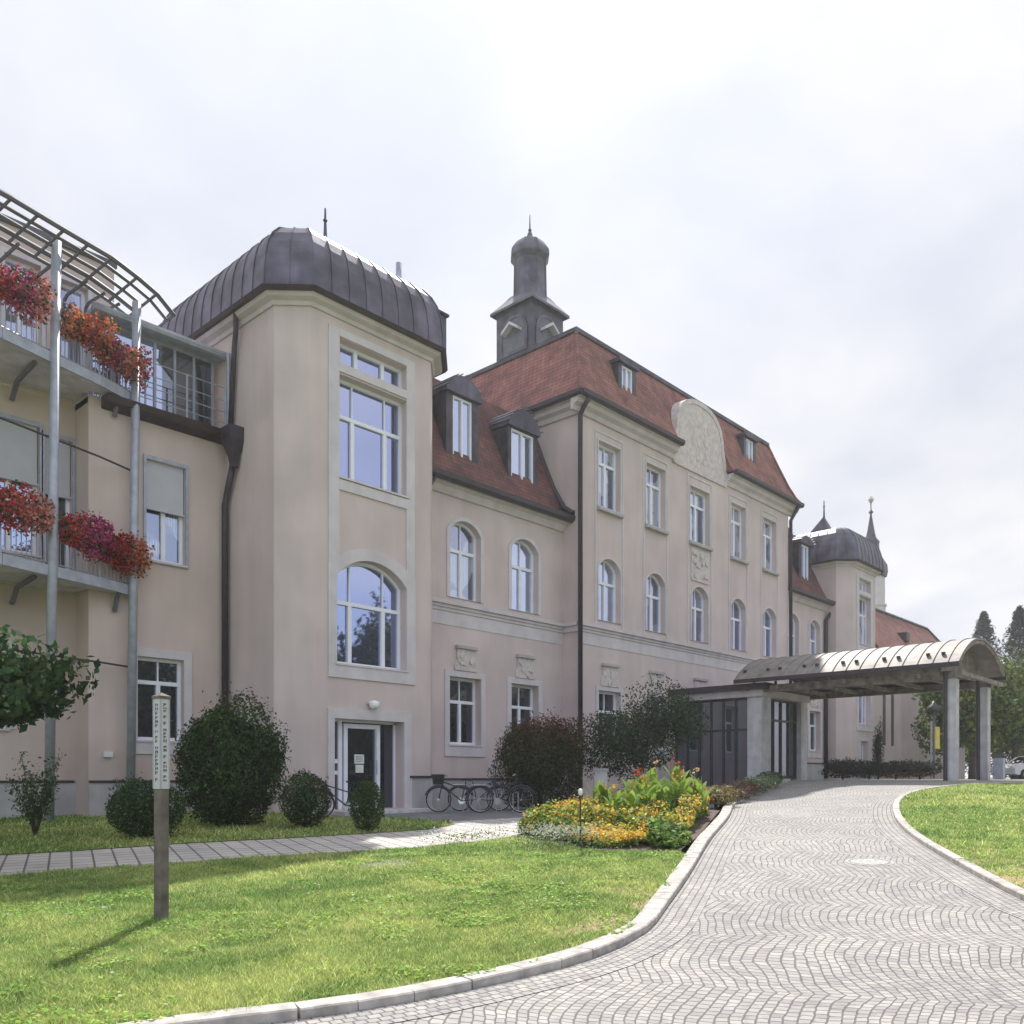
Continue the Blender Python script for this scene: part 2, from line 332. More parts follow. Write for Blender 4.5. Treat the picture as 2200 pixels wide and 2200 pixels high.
def wall(F, outer, holes, m, parent, name='wall', depth=.38, base=None):
    mb = MB(); mb.poly(F, outer, 0, holes)
    for h in holes:
        n = len(h)
        for i in range(n):
            a, b = h[i], h[(i+1) % n]; mb.quad(F.P(*a, 0), F.P(*b, 0), F.P(*b, -depth), F.P(*a, -depth))
    return mb.build(name, m, parent)
def window(F, parent, u0, u1, v0, vs, rise=0., mull=(.5,), trans=(.68,), bars=(), depth=.26, glassm='glass', sill=True, surr=0., surr_bottom=0., fw=.085, name='window', surr_m='trim', proud=.04, leaf=.055):
    """frame mesh with a pane, a sill and a plaster surround as its own pieces"""
    fr = MB(); o1 = arch(u0, u1, v0, vs, rise); o2 = arch(u0+fw, u1-fw, v0+fw, vs-(fw if rise <= 0 else 0), max(0, rise-fw) if rise > 0 else 0)
    ringp(fr, F, o2, o1, -depth-.04, -depth+.05)
    H = vs+rise-v0; tz = v0+(trans[0]*H if trans else H)
    for t in trans: fr.fbox(F, u0+fw, u1-fw, v0+t*H-.05, v0+t*H+.05, -depth-.03, -depth+.06)
    for k in mull:
        u = u0+(u1-u0)*k; fr.fbox(F, u-leaf, u+leaf, v0+fw, (tz-.05 if trans else arch_h(u, u0, u1, vs, rise)-fw), -depth-.03, -depth+.055)
    for k in (bars or mull):
        if trans:
            u = u0+(u1-u0)*k; fr.fbox(F, u-.018, u+.018, tz+.05, arch_h(u, u0, u1, vs, rise)-.04, -depth-.03, -depth+.035)
    f = fr.build(name, 'white_frame', parent)
    if glassm in ('glass', 'glass_bright') and u1-u0 < 2: glassm = random.choice(('glass', 'glass_bright', 'glass_curtain', 'glass_sheer', 'glass_curtain'))
    p = MB(); p.poly(F, arch(u0+.02, u1-.02, v0+.02, vs-(.02 if rise <= 0 else 0), max(0, rise-.02) if rise > 0 else 0), -depth-.01); p.build('pane', glassm, f)
    if sill:
        s = MB(); s.fbox(F, u0-.04, u1+.04, v0-.05, v0-.002, -depth+.05, .07); s.build('sill', 'trim', f)
    if surr:
        s = MB(); b = surr_bottom
        outr = arch(u0-surr, u1+surr, v0-b, vs+(surr if rise <= 0 else 0), rise+surr if rise > 0 else 0)
        ringp(s, F, o1, outr, -.002, proud); s.build('surround', surr_m, f)
    return f
def offset_poly(pts, d):
    n = len(pts); res = []
    for i in range(n):
        p0, p1, p2 = Vector(pts[i-1]), Vector(pts[i]), Vector(pts[(i+1) % n])
        e1 = (p1-p0).normalized(); e2 = (p2-p1).normalized(); n1 = Vector((e1.y, -e1.x)); n2 = Vector((e2.y, -e2.x))
        b = n1+n2; b = b/(b.dot(b))*2; res.append((p1.x+b.x*d*1.0, p1.y+b.y*d*1.0))
    return res
def mans(pts, rings, m, parent, name='roof', seam=0., cap=True, seam_m=None, smooth=False):
    loops = [[(x, y, z) for x, y in offset_poly(pts, d)] for d, z in rings]
    mb = MB(); mb.loft(loops, cap)
    if seam:
        n = len(pts)
        for i in range(n):
            a, b = Vector(loops[0][i]), Vector(loops[0][(i+1) % n]); L = (b-a).length; k = max(1, round(L/seam)); e = (b-a).normalized(); nn = Vector((e.y, -e.x, 0))
            for q in range(k+1 if k > 1 else 1):
                f = (q/k if k > 1 else 0)+.0001
                ps = [Vector(l[i]).lerp(Vector(l[(i+1) % n]), min(f, .999)) for l in loops]
                for c0, c1 in zip(ps, ps[1:]):
                    o = nn*.022+Vector((0, 0, .014)); s_ = e*.012
                    mb.add([c0-s_, c0+s_, c1+s_, c1-s_, c0-s_+o, c0+s_+o, c1+s_+o, c1-s_+o], [(0, 1, 5, 4), (1, 2, 6, 5), (2, 3, 7, 6), (3, 0, 4, 7), (4, 5, 6, 7)])
    return mb.build(name, m, parent, smooth)
def pipe(pts, r, m, parent, name='downpipe'):
    mb = MB(); mb.tube(pts, r, 8); return mb.build(name, m, parent, True)

# ------------------------------------------------------------------ terrain
CTL = np.array([(-23.61, -18.66, 0), (-22.35, -12.67, 0.0), (-19.95, -15.26, 0.02), (-17.55, -17.85, 0.05), (-23.68, -8.3, 0.1), (-11.65, -19.78, 0.35), (-20.13, -10.36, 0.15), (-20.36, -6.0, 0.35), (-16.04, -7.27, 0.46), (-12.64, -6.97, 0.52), (-15.84, -13.8, 0.22), (-11.59, -11.03, 0.62), (-5.26, -10.5, 1.02), (-13.01, -16.85, 0.35), (-7.34, -15.6, 0.7), (-1.68, -14.36, 1.1), (-3.6, -12.28, 1.03), (2.21, -18.54, 1.2), (-17.2, 2.5, 0.69), (-8.2, -0.5, 0.76), (-5.6, 0.75, 0.68), (-1, 0.75, 0.72), (-25, 3, 0.62), (-12, -1, 0.72), (1, -0.5, 0.85), (3, -2.5, 1.02), (6, -1, 1.3), (6, -4, 1.6), (10, -4, 1.6), (6, -11, 1.6), (10, -11, 1.6), (2, -12, 1.4), (14, -4, 1.61), (14, -12, 1.6), (20, -3, 1.6), (20, -14, 1.6), (30, -5, 1.6), (30, -20, 1.6), (45, 0, 1.6), (10, -20, 1.5), (-35, 5, 0.6), (16, 8, 1.6)])
def _U(r2): return np.where(r2 > 1e-12, r2*np.log(r2+1e-12)*.5, 0)
_n = len(CTL); _A = np.zeros((_n+3, _n+3)); _A[:_n, :_n] = _U(((CTL[:, None, :2]-CTL[None, :, :2])**2).sum(-1))+np.eye(_n)*3.
_A[:_n, _n] = 1; _A[:_n, _n+1:] = CTL[:, :2]; _A[_n, :_n] = 1; _A[_n+1:, :_n] = CTL[:, :2].T
_w = np.linalg.solve(_A, np.concatenate([CTL[:, 2], [0, 0, 0]]))
def gz(x, y):
    x = np.asarray(x, float); y = np.asarray(y, float); sh = x.shape; X = x.ravel(); Y = y.ravel()
    r2 = (CTL[:, 0][None]-X[:, None])**2+(CTL[:, 1][None]-Y[:, None])**2
    z = _w[_n]+_w[_n+1]*X+_w[_n+2]*Y+_U(r2)@_w[:_n]
    z = np.minimum(z, 1.61)
    d = np.hypot(X+2, Y+5); k = np.clip((d-38)/25, 0, 1); tgt = np.where(X < -20, .2, 1.5)
    z = z*(1-k)+np.clip(z, -.2, 1.5)*k; z = np.where(d > 60, np.clip(z, -.2, 1.5), z)
    return z.reshape(sh)
def g1(x, y): return float(gz([x], [y])[0])
xs = np.concatenate([[-3000, -1000, -300, -120, -70], np.arange(-48, 75, 1.), [90, 150, 400, 1200, 3000]])
ys = np.concatenate([[-3000, -1000, -300, -120, -60], np.arange(-40, 30, 1.), [45, 90, 300, 1000, 3000]])
XX, YY = np.meshgrid(xs, ys); ZZ = gz(XX, YY)-.2
far = (np.hypot(XX, YY) > 85); ZZ[far] = np.minimum(ZZ[far], 1.25)
nx, ny = len(xs), len(ys)
gm = bpy.data.meshes.new('ground'); gm.from_pydata([tuple(p) for p in np.stack([XX, YY, ZZ], -1).reshape(-1, 3)], [], [(j*nx+i, j*nx+i+1, (j+1)*nx+i+1, (j+1)*nx+i) for j in range(ny-1) for i in range(nx-1)])
gm.materials.append(M['lawn']); go = bpy.data.objects.new('ground', gm); COL.objects.link(go); tag(go, kind='structure')
def draped(name, poly, dz, m, cell=.8, uvrot=0., dry=None):
    import bmesh
    b = bmesh.new(); vs = [b.verts.new((x, y, 0)) for x, y in poly]; f = b.faces.new(vs)
    P = np.array(poly); (x0, y0), (x1, y1) = P.min(0), P.max(0)
    for ax, lo, hi in ((0, x0, x1), (1, y0, y1)):
        k = math.ceil(lo/cell)*cell
        while k < hi:
            co = (k, 0, 0) if ax == 0 else (0, k, 0); no = (1, 0, 0) if ax == 0 else (0, 1, 0)
            bmesh.ops.bisect_plane(b, geom=b.verts[:]+b.edges[:]+b.faces[:], plane_co=co, plane_no=no); k += cell
    bmesh.ops.triangulate(b, faces=b.faces[:])
    b.verts.ensure_lookup_table(); Z = gz([v.co.x for v in b.verts], [v.co.y for v in b.verts])
    for v, z in zip(b.verts, Z): v.co.z = z+dz
    uv = b.loops.layers.uv.new('UVMap'); c, s = math.cos(uvrot), math.sin(uvrot)
    for f in b.faces:
        if f.normal.z < 0: f.normal_flip()
        for l in f.loops: l[uv].uv = (l.vert.co.x*c+l.vert.co.y*s, -l.vert.co.x*s+l.vert.co.y*c)
    me = bpy.data.meshes.new(name)
    b.to_mesh(me); b.free(); me.materials.append(M[m]); o = bpy.data.objects.new(name, me); COL.objects.link(o)
    if dry:
        at = me.attributes.new('dry', 'FLOAT', 'POINT')
        at.data.foreach_set('value', [dry(v.co.x, v.co.y) for v in me.vertices])
    return tag(o, kind='structure')
def smooth_line(pts, step=.4):
    pts = [np.array(p, float) for p in pts]; res = []
    for i in range(len(pts)-1):
        p0 = pts[max(i-1, 0)]; p1 = pts[i]; p2 = pts[i+1]; p3 = pts[min(i+2, len(pts)-1)]; k = max(1, int(np.linalg.norm(p2-p1)/step))
        for q in range(k):
            t = q/k; res.append(tuple(.5*((2*p1)+(-p0+p2)*t+(2*p0-5*p1+4*p2-p3)*t*t+(-p0+3*p1-3*p2+p3)*t**3)))
    res.append(tuple(pts[-1])); return res
KL = smooth_line([(-26, -12.6), (-23.5, -13.2), (-21.62, -13.73), (-20.88, -14.05), (-20.07, -14.3), (-19.04, -14.46), (-18.18, -14.5), (-17.08, -14.3), (-15.83, -13.76), (-13.96, -12.92), (-11.18, -11.62), (-8.0, -10.2), (-3.93, -8.23), (1.2, -6.3), (5.6, -5.2)])
KR = smooth_line([(-14.6, -18.4), (-14.0, -17.5), (-13.28, -16.95), (-11.97, -16.12), (-9.92, -14.91), (-7.83, -13.82), (-5.77, -12.95), (-3.34, -12.1), (-1.2, -11.55), (.8, -11.4), (2.6, -11.9), (4.2, -13.0), (6.5, -15.5), (9, -20)])
def dsegs(P, line):
    L = np.array(line); r = np.full(len(P), 1e9)
    for a, b in zip(L[:-1], L[1:]):
        ab = b-a; t = np.clip(((P-a)@ab)/(ab@ab), 0, 1); r = np.minimum(r, np.hypot(*(P-a-t[:, None]*ab).T))
    return r
def dseg(p, line):
    L = np.array(line); a = L[:-1]; b = L[1:]; ab = b-a; t = np.clip(((p-a)*ab).sum(1)/(ab**2).sum(1), 0, 1); return np.sqrt((((a+ab*t[:, None])-p)**2).sum(1).min())
drive = [(x, y) for x, y in KL]+[(9.8, -4.6), (16, -4.6), (26, -3), (45, -4), (45, -12), (30, -14), (16, -22)]+[(x, y) for x, y in KR[::-1]]+[(-20, -24), (-30, -24), (-34, -14)]
draped('drive', drive, -.05, 'cobble', uvrot=R(25))
PL = [(-30, -4.6), (-24, -6.0), (-20.52, -6.51), (-19.51, -6.61), (-18.39, -7.0), (-16.97, -7.5), (-15.53, -7.95), (-13.84, -8.3), (-12.52, -8.47)]
PU = [(-30, -2.2), (-24, -3.6), (-19.81, -4.2), (-18.76, -4.5), (-17.24, -4.72), (-15.52, -5.16), (-13.67, -5.5), (-12.3, -5.75), (-11.3, -5.5), (-10.9, -5.0)]
def dryL(x, y):
    d = dseg(np.array((x, y)), KL); D = (x-CX)*.7326+(y-CY)*.6806
    return float(np.clip(1.4-d/1.1, 0, 1)*np.clip(1.3-abs(D-9.3)/2.6, 0, 1))
lawnA = PL+[(-13.42, -10.74), (-12.75, -12.1)]+[p for p in KL[::-1] if p[0] < -12.9]
draped('lawn', lawnA, 0, 'lawn', .3, dry=dryL)
lawnB = PU+[(-10.95, -3.4), (-11.9, -2.6), (-12.3, 3.2), (-30, 3.2)]
draped('lawn', lawnB, 0, 'lawn', .6)
def dryR(x, y):
    d = dseg(np.array((x, y)), KR); D = (x-CX)*.7326+(y-CY)*.6806
    return float(np.clip(1.3-d/.9, 0, 1)*np.clip(1.2-abs(D-10.8)/3.2, 0, 1))
lawnC = [p for p in KR]+[(9, -30), (-10, -40), (-16, -30), (-13.6, -20)]
draped('lawn', lawnC, 0, 'lawn', .5, dry=dryR)
draped('path', [(x, y-.15) for x, y in PL]+[(-10.2, -8.2), (-9, -5.8), (-10.9, -4.8)]+[(x, y+.15) for x, y in PU[::-1][1:]], -.012, 'slabs', uvrot=R(-20))
fore = [(-12.3, 1.4), (-11.9, -2.6), (-10.95, -3.4), (-10.9, -5.0), (-12.52, -8.47), (-9.2, -10.4), (-3.93, -7.9), (1.2, -6.0), (6.2, -5.0), (6.2, 1.4)]
draped('pavement', fore, -.045, 'forecourt')
# edging setts along both kerbs and the kerb stones
def ribbon(name, line, d0, d1, dz, m):
    L = [Vector(p) for p in line]; vs = []; uv = []; acc = 0
    for i, p in enumerate(L):
        t = (L[min(i+1, len(L)-1)]-L[max(i-1, 0)]).normalized(); n = Vector((t.y, -t.x))
        if i: acc += (L[i]-L[i-1]).length
        for d in (d0, d1):
            q = p+n*d; vs.append((q.x, q.y, g1(q.x, q.y)+dz)); uv.append((acc, d))
    fs = [(2*i, 2*i+1, 2*i+3, 2*i+2) for i in range(len(L)-1)]
    me = bpy.data.meshes.new(name); me.from_pydata(vs, [], fs); ul = me.uv_layers.new(name='UVMap')
    for l in me.loops: ul.data[l.index].uv = uv[l.vertex_index]
    me.materials.append(M[m]); o = bpy.data.objects.new(name, me); COL.objects.link(o); return tag(o, kind='structure')
ribbon('cobble_edging', KL, .11, .5, -.044, 'cobble_rows'); ribbon('cobble_edging', KR, -.50, -.08, -.044, 'cobble_rows')
def kerb(line, side, wi=.075, wo=.075):
    mb = MB(); L = [Vector(p) for p in line]; acc = 0
    for i in range(len(L)-1):
        a, b = L[i], L[i+1]; t = (b-a).normalized(); n = Vector((t.y, -t.x))*side; gap = .012 if i % 3 == 2 else 0
        b2 = b-t*gap; z0, z1 = g1(*a), g1(*b2); w0, w1 = wi, -wo
        j = .004*math.sin(i*7.1)
        c = [a+n*w0, b2+n*w0, b2+n*w1, a+n*w1]; z = [z0, z1, z1, z0]
        mb.add([(p.x, p.y, q-.25) for p, q in zip(c, z)]+[((p.x+n.x*-.012*(1 if k < 2 else -1)), p.y+n.y*-.012*(1 if k < 2 else -1), q+.028+j) for k, (p, q) in enumerate(zip(c, z))]+[(p.x, p.y, q+.016+j) for p, q in zip(c, z)],
               [(0, 1, 9, 8), (1, 2, 10, 9), (2, 3, 11, 10), (3, 0, 8, 11), (8, 9, 5, 4), (9, 10, 6, 5), (10, 11, 7, 6), (11, 8, 4, 7), (4, 5, 6, 7)])
    return tag(mb.build('kerb', 'kerb_stone'), kind='structure')
kerb(KL, 1, .10, .11); kerb(KR, -1, .07, .07)

# ------------------------------------------------------------------ foliage helpers
def set_col(me, cols):     # cols per face
    ca = me.color_attributes.new('Col', 'FLOAT_COLOR', 'CORNER'); tot = len(me.loops)
    lt = np.zeros(len(me.polygons), int); me.polygons.foreach_get('loop_total', lt)
    a = np.ones((tot, 4)); a[:, :3] = np.repeat(cols, lt, 0); ca.data.foreach_set('color', a.ravel())
def leaf_mesh(name, P, Nn, size, cols, m='leaf', parent=None, aspect=.5, droop=0.):
    """one bent diamond leaf per point"""
    n = len(P); size = np.broadcast_to(size, (n,))[:, None]
    r = rng.normal(size=(n, 3)); r -= (r*Nn).sum(1)[:, None]*Nn; r /= np.linalg.norm(r, axis=1)[:, None]+1e-9
    r[:, 2] -= droop; r /= np.linalg.norm(r, axis=1)[:, None]
    s = np.cross(Nn, r); s /= np.linalg.norm(s, axis=1)[:, None]+1e-9
    V = np.stack([P-r*size*.5, P+s*size*aspect*.5, P+r*size*.5-Nn*size*.12, P-s*size*aspect*.5], 1).reshape(-1, 3)
    me = bpy.data.meshes.new(name); me.vertices.add(4*n); me.vertices.foreach_set('co', V.ravel())
    me.loops.add(4*n); me.loops.foreach_set('vertex_index', np.arange(4*n)); me.polygons.add(n); me.polygons.foreach_set('loop_start', np.arange(n)*4); me.polygons.foreach_set('loop_total', np.full(n, 4)); me.update(calc_edges=True)
    set_col(me, cols); me.materials.append(M[m]); o = bpy.data.objects.new(name, me); COL.objects.link(o)
    if parent: o.parent = parent
    return o
def unit(n):
    d = rng.normal(size=(n, 3)); return d/np.linalg.norm(d, axis=1)[:, None]
def vnoise(q, f, seed):
    r = np.random.default_rng(seed); T = r.uniform(0, 1, (257, 257)); a = np.mod(q*f+100*seed, 256); i = a.astype(int); t = a-i; t = t*t*(3-2*t); x, y = i[:, 0], i[:, 1]
    return (T[x, y]*(1-t[:, 0])+T[x+1, y]*t[:, 0])*(1-t[:, 1])+(T[x, y+1]*(1-t[:, 0])+T[x+1, y+1]*t[:, 0])*t[:, 1]
def lump(d, k=5, amp=.16, seed=0):
    r = np.random.default_rng(seed); f = np.zeros(len(d))
    for i in range(k):
        a = r.normal(size=3)*2.6; f += np.sin(d@a*1.4+r.uniform(0, 6))
    return 1+amp*f/math.sqrt(k)
def cloud(n, c, rad, seed=0, amp=.16, shell=.55):
    d = unit(n); rr = rng.uniform(0, 1, n)**(1/3); rr = shell+(1-shell)*rr; rr = np.where(rng.uniform(size=n) < .1, rr*1.07, rr)
    P = d*(rr*lump(d, amp=amp, seed=seed))[:, None]*np.array(rad)+np.array(c)
    Nn = d*.8+rng.normal(size=(n, 3))*.55; Nn /= np.linalg.norm(Nn, axis=1)[:, None]; return P, Nn
def shade(n, base, var=.3, P=None, hue=.15):
    v = np.exp(rng.normal(0, var, n))[:, None]; c = np.array(base)[None]*v*(1+rng.normal(0, hue, (n, 3))*np.array([1, .35, .6]))
    if P is not None:
        cl = np.sin(P[:, 0]*5.1+P[:, 2]*3.7)*np.sin(P[:, 1]*4.3-P[:, 2]*4.9); c *= (1+.2*cl)[:, None]
    return np.clip(c, .003, 1)
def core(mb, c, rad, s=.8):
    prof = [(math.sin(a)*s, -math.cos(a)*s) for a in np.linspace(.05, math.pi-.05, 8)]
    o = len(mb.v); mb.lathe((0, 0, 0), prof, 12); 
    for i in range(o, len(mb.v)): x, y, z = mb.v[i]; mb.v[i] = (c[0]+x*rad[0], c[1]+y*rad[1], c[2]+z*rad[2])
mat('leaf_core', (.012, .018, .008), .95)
def shrub(name, x, y, rad, n, size, base, label, cat='shrub', seed=1, amp=.14, group=None, aspect=.5, second=None, zc=None):
    z = g1(x, y); e = empty(name, (0, 0, 0), label, cat, group); cz = z+rad[2]*.97 if zc is None else z+zc
    if amp > .1:
        r_ = random.Random(seed); Ls = [cloud(n//2, (x, y, cz-rad[2]*.1), (rad[0]*.82, rad[1]*.82, rad[2]*.85), seed, amp)]
        for j in range(11):
            a = 2*math.pi*j/11*2.4; h = r_.uniform(-.55, .75); q_ = math.sqrt(max(0, 1-h*h))*.62; k_ = r_.uniform(.28, .46)
            Ls.append(cloud(n//22, (x+rad[0]*q_*math.cos(a), y+rad[1]*q_*math.sin(a), cz+rad[2]*h*.72), (rad[0]*k_, rad[1]*k_, rad[2]*k_*1.15), seed+j, .3, .3))
        P = np.concatenate([l[0] for l in Ls]); Nn = np.concatenate([l[1] for l in Ls])
    else: P, Nn = cloud(n, (x, y, cz), rad, seed, amp)
    sh_ = (rng.uniform(size=len(P)) < .05) & (P[:, 2] > cz); P[sh_, 2] += np.abs(rng.normal(0, .1, int(sh_.sum())))*rad[2]; k = P[:, 2] > z+.02; P, Nn = P[k], Nn[k]; c = shade(len(P), base, .42, P)
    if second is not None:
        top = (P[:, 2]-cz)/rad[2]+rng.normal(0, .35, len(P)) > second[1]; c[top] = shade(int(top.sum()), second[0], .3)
    leaf_mesh('foliage', P, Nn, rng.uniform(.6, 1.2, len(P))*size, c, parent=e, aspect=aspect)
    mb = MB(); mb.tube([(x, y, z-.05), (x+.02, y, z+rad[2]*.8)], [.05, .03], 6); core(mb, (x, y, cz), rad, .5); mb.build('stem', 'leaf_core', e, True)  # stem plus an added near-black core that blocks sight through the leaves
    return e
# ------------------------------------------------------------------ main building
B = empty('hospital_building', (0, 0, 0), 'long pinkish beige hospital building with red mansard roofs, copper domed towers and curved centre gable', 'building')
def keystone(F, u, v0, v1, w, parent):
    mb = MB(); h = v1-v0
    mb.prism(F, [(u-w*.5, v0), (u+w*.5, v0), (u+w*.5, v0+h*.25), (u+w*.4, v0+h*.45), (u+w*.38, v1-.1), (u-w*.38, v1-.1), (u-w*.4, v0+h*.45), (u-w*.5, v0+h*.25)], -.002, .07)
    for k in range(9):
        a = random.uniform(-w*.33, w*.33); b = random.uniform(v0+.08, v1-.25); r = random.uniform(.05, .11)
        mb.prism(F, [(u+a+r*math.cos(t*math.pi/4), b+r*math.sin(t*math.pi/4)) for t in range(8)], .068, random.uniform(.09, .13))
    o = mb.build('ornament', 'stucco_relief', parent); m2 = MB(); m2.fbox(F, u-w*.46, u+w*.46, v1-.098, v1, -.002, .15); m2.build('ledge', 'plinth', o)
def band(F, u0, u1, parent, z=7.2):
    mb = MB(); mb.fbox(F, u0, u1, z-.12, z, 0.002, .16); mb.fbox(F, u0, u1, z-.22, z-.122, .002, .09); mb.fbox(F, u0, u1, z-.32, z-.222, .002, .05)
    mb.build('string_course', 'cornice', parent); m2 = MB(); m2.fbox(F, u0, u1, z-.75, z-.322, .002, .018); m2.build('frieze', 'trim', parent)
# central block
Fc = front(0); cw = [1.78, 4.85, 8.2, 11.55, 14.6]; hw = .68
holes = []
for i, u in enumerate(cw):
    ww = hw if i != 2 else .8; t2 = 14.0 if i != 2 else 13.9
    holes += [rect(u-ww, u+ww, 11.6, t2), arch(u-hw, u+hw, 7.42, 9.35, .4), rect(u-hw, u+hw, 2.75, 4.85)]
wall(Fc, rect(0, 16.6, -.2, 15.1), holes, 'stucco', B)
for i, u in enumerate(cw):
    ww = hw if i != 2 else .8; t2 = 14.0 if i != 2 else 13.9
    window(Fc, B, u-ww, u+ww, 11.6, t2, 0, surr=.07, trans=(.70,), glassm='glass_bright' if i in (0, 1, 2, 4) else 'glass')
    window(Fc, B, u-hw, u+hw, 7.42, 9.35, .4, surr=.07, trans=(.62,), glassm='glass_bright' if i in (0, 3) else 'glass', sill=False)
    window(Fc, B, u-hw, u+hw, 2.75, 4.85, 0, surr=.16, surr_bottom=.3, trans=(.64,), glassm='glass_dark')
    keystone(Fc, u, 5.02, 5.85, 1.1, B)
    mb = MB(); mb.fbox(Fc, u-ww-.08, u+ww+.08, 11.42, 11.53, .0, .17); mb.build('ledge', 'plinth', B)
    mb = MB()
    for s_ in (-1, 1): mb.fbox(Fc, u+s_*(ww+.16)-.035, u+s_*(ww+.16)+.035, 7.21, 14.35, .002, .03)
    mb.fbox(Fc, u-ww-.125, u+ww+.125, 14.28, 14.35, .002, .03); mb.build('trim_strip', 'trim', B)
mb = MB(); mb.prism(Fc, rect(7.5, 8.9, 9.95, 11.3), .002, .05)
for k in range(26):
    a = random.uniform(7.62, 8.78); b = random.uniform(10.1, 11.2); r = random.uniform(.06, .14); mb.prism(Fc, [(a+r*math.cos(t*math.pi/4), b+r*math.sin(t*math.pi/4)) for t in range(8)], .048, random.uniform(.07, .13))
mb.build('relief', 'stucco_relief', B)
band(Fc, 0, 16.6, B)
wall(west(0), rect(-19, 0, -.2, 15.1), [], 'stucco', B)
wall(Fr((16.6, 0), (0, 1), (1, 0)), rect(0, 19, -.2, 15.1), [], 'stucco', B)
mb = MB(); mb.fbox(west(0), -.75, 0, 7.08, 7.2, .002, .16); mb.fbox(west(0), -.75, 0, 6.88, 7.078, .002, .07); mb.build('string_course', 'cornice', B)
CB = [(0, 0), (16.6, 0), (16.6, 19), (0, 19)]
def ringtrim(pts, rings, m, name, parent): return mans(pts, rings, m, parent, name, cap=False)
# eaves broken by the gable: front run in two pieces
def eave_run(x0, x1, t, z, parent, over=.55):
    F = front(t); mb = MB()
    mb.prism(Fr((x0, t), (0, -1), (1, 0)), [(0, z-.45), (.08, z-.45), (.14, z-.3), (.3, z-.22), (.34, z-.08), (over-.12, z-.06), (over-.12, z), (0, z)], 0, x1-x0)
    mb.build('eaves_moulding', 'cornice', parent)
    g = MB(); g.prism(Fr((x0-.0, t), (0, -1), (1, 0)), [(over-.13, z-.03), (over-.02, z-.06), (over+.07, z), (over+.09, z+.13), (over-.13, z+.13)], 0, x1-x0); g.build('gutter', 'dark_metal', parent)
Rz = 15.08
eave_run(-.5, 6.05, 0, Rz, B); eave_run(10.35, 17.1, 0, Rz, B)
def eave_west(x, t0, t1, z, parent, over=.55):
    mb = MB(); F = Fr((x, t0), (-1, 0), (0, 1))
    mb.prism(F, [(0, z-.45), (.08, z-.45), (.14, z-.3), (.3, z-.22), (.34, z-.08), (over-.12, z-.06), (over-.12, z), (0, z)], 0, t1-t0); mb.build('eaves_moulding', 'cornice', parent)
    g = MB(); g.prism(F, [(over-.13, z-.03), (over-.02, z-.06), (over+.07, z), (over+.09, z+.13), (over-.13, z+.13)], -.55, t1-t0); g.build('gutter', 'dark_metal', parent)
eave_west(0, 0, 19, Rz, B)
_l = []
for d_, z_ in [(.5, Rz+.05), (.28, Rz+.35), (.02, Rz+.9), (-.35, Rz+1.9), (-.75, Rz+3.05)]:
    q_ = offset_poly(CB, d_); yf = q_[0][1]; yn = max(yf, .1)
    _l.append([(q_[0][0], yf, z_), (6.1, yf, z_), (6.101, yn, z_), (10.299, yn, z_), (10.3, yf, z_), (q_[1][0], yf, z_), (*q_[2], z_), (*q_[3], z_)])
mb = MB(); mb.loft(_l, False); mb.build('roof', 'tiles', B)
mb = MB(); c0 = offset_poly(CB, -.72); z0 = Rz+3.08; ap = (8.2, 9.6)
for i in range(4):
    a, b = c0[i], c0[(i+1) % 4]; mb.add([(*a, z0), (*b, z0), (*ap, z0+4.4)], [(0, 1, 2)])
mb.build('upper_roof', 'grey_roof', B)
mans(CB, [(-.66, z0-.09), (-.66, z0+.07), (-.84, z0+.07)], 'copper_dark', B, 'roof_edge', cap=False)
mb = MB()
for i in (0, 1, 3):
    hp = [Vector((*offset_poly(CB, d)[i], z)) for d, z in ((.5, Rz+.1), (.28, Rz+.4), (.02, Rz+.95), (-.35, Rz+1.95), (-.75, Rz+3.1))]; mb.tube(hp, .07, 6)
mb.build('hip_tiles', 'tiles', B, True)
# curved gable
gu = 8.2
half = [(2.12, 14.5), (2.14, 15.0), (2.03, 15.5), (1.86, 15.95), (1.82, 16.35), (1.66, 16.8), (1.42, 17.1), (1.1, 17.32), (.7, 17.46), (.3, 17.52)]
go_ = [(gu+a, b) for a, b in half]+[(gu-a, b) for a, b in half[::-1]]
Fg = front(0)
mb = MB(); mb.prism(Fg, go_, -.42, .07); gab = mb.build('gable', 'stucco_relief', B)
mb = MB(); n_ = len(half)
pin = [(gu+(p[0]-gu)*.93, 14.5+(p[1]-14.5)*.955) for p in go_]
for i in range(len(go_)-1):
    mb.quad(Fg.P(*pin[i], .10), Fg.P(*pin[i+1], .10), Fg.P(*go_[i+1], .10), Fg.P(*go_[i], .10)); mb.quad(Fg.P(*pin[i], .07), Fg.P(*pin[i+1], .07), Fg.P(*pin[i+1], .10), Fg.P(*pin[i], .10))
    e0, e1 = go_[i], go_[i+1]; k0 = (gu+(e0[0]-gu)*1.03, e0[1]+.05); k1 = (gu+(e1[0]-gu)*1.03, e1[1]+.05)
    mb.quad(Fg.P(*e0, .10), Fg.P(*e1, .10), Fg.P(*k1, .10), Fg.P(*k0, .10)); mb.quad(Fg.P(*k0, .10), Fg.P(*k1, .10), Fg.P(*k1, -.46), Fg.P(*k0, -.46))
mb.build('coping', 'stucco_relief', gab)
mb = MB()
for k in range(60):
    a = random.gauss(gu, .36); b = random.gauss(15.75, .36); r = random.uniform(.07, .2)
    if abs(a-gu) < 1.3 and 14.7 < b < 16.9: mb.prism(Fg, [(a+r*math.cos(t*math.pi/4), b+r*math.sin(t*math.pi/4)) for t in range(8)], .068, random.uniform(.073, .092))
mb.build('crest_relief', 'stucco_relief', gab)
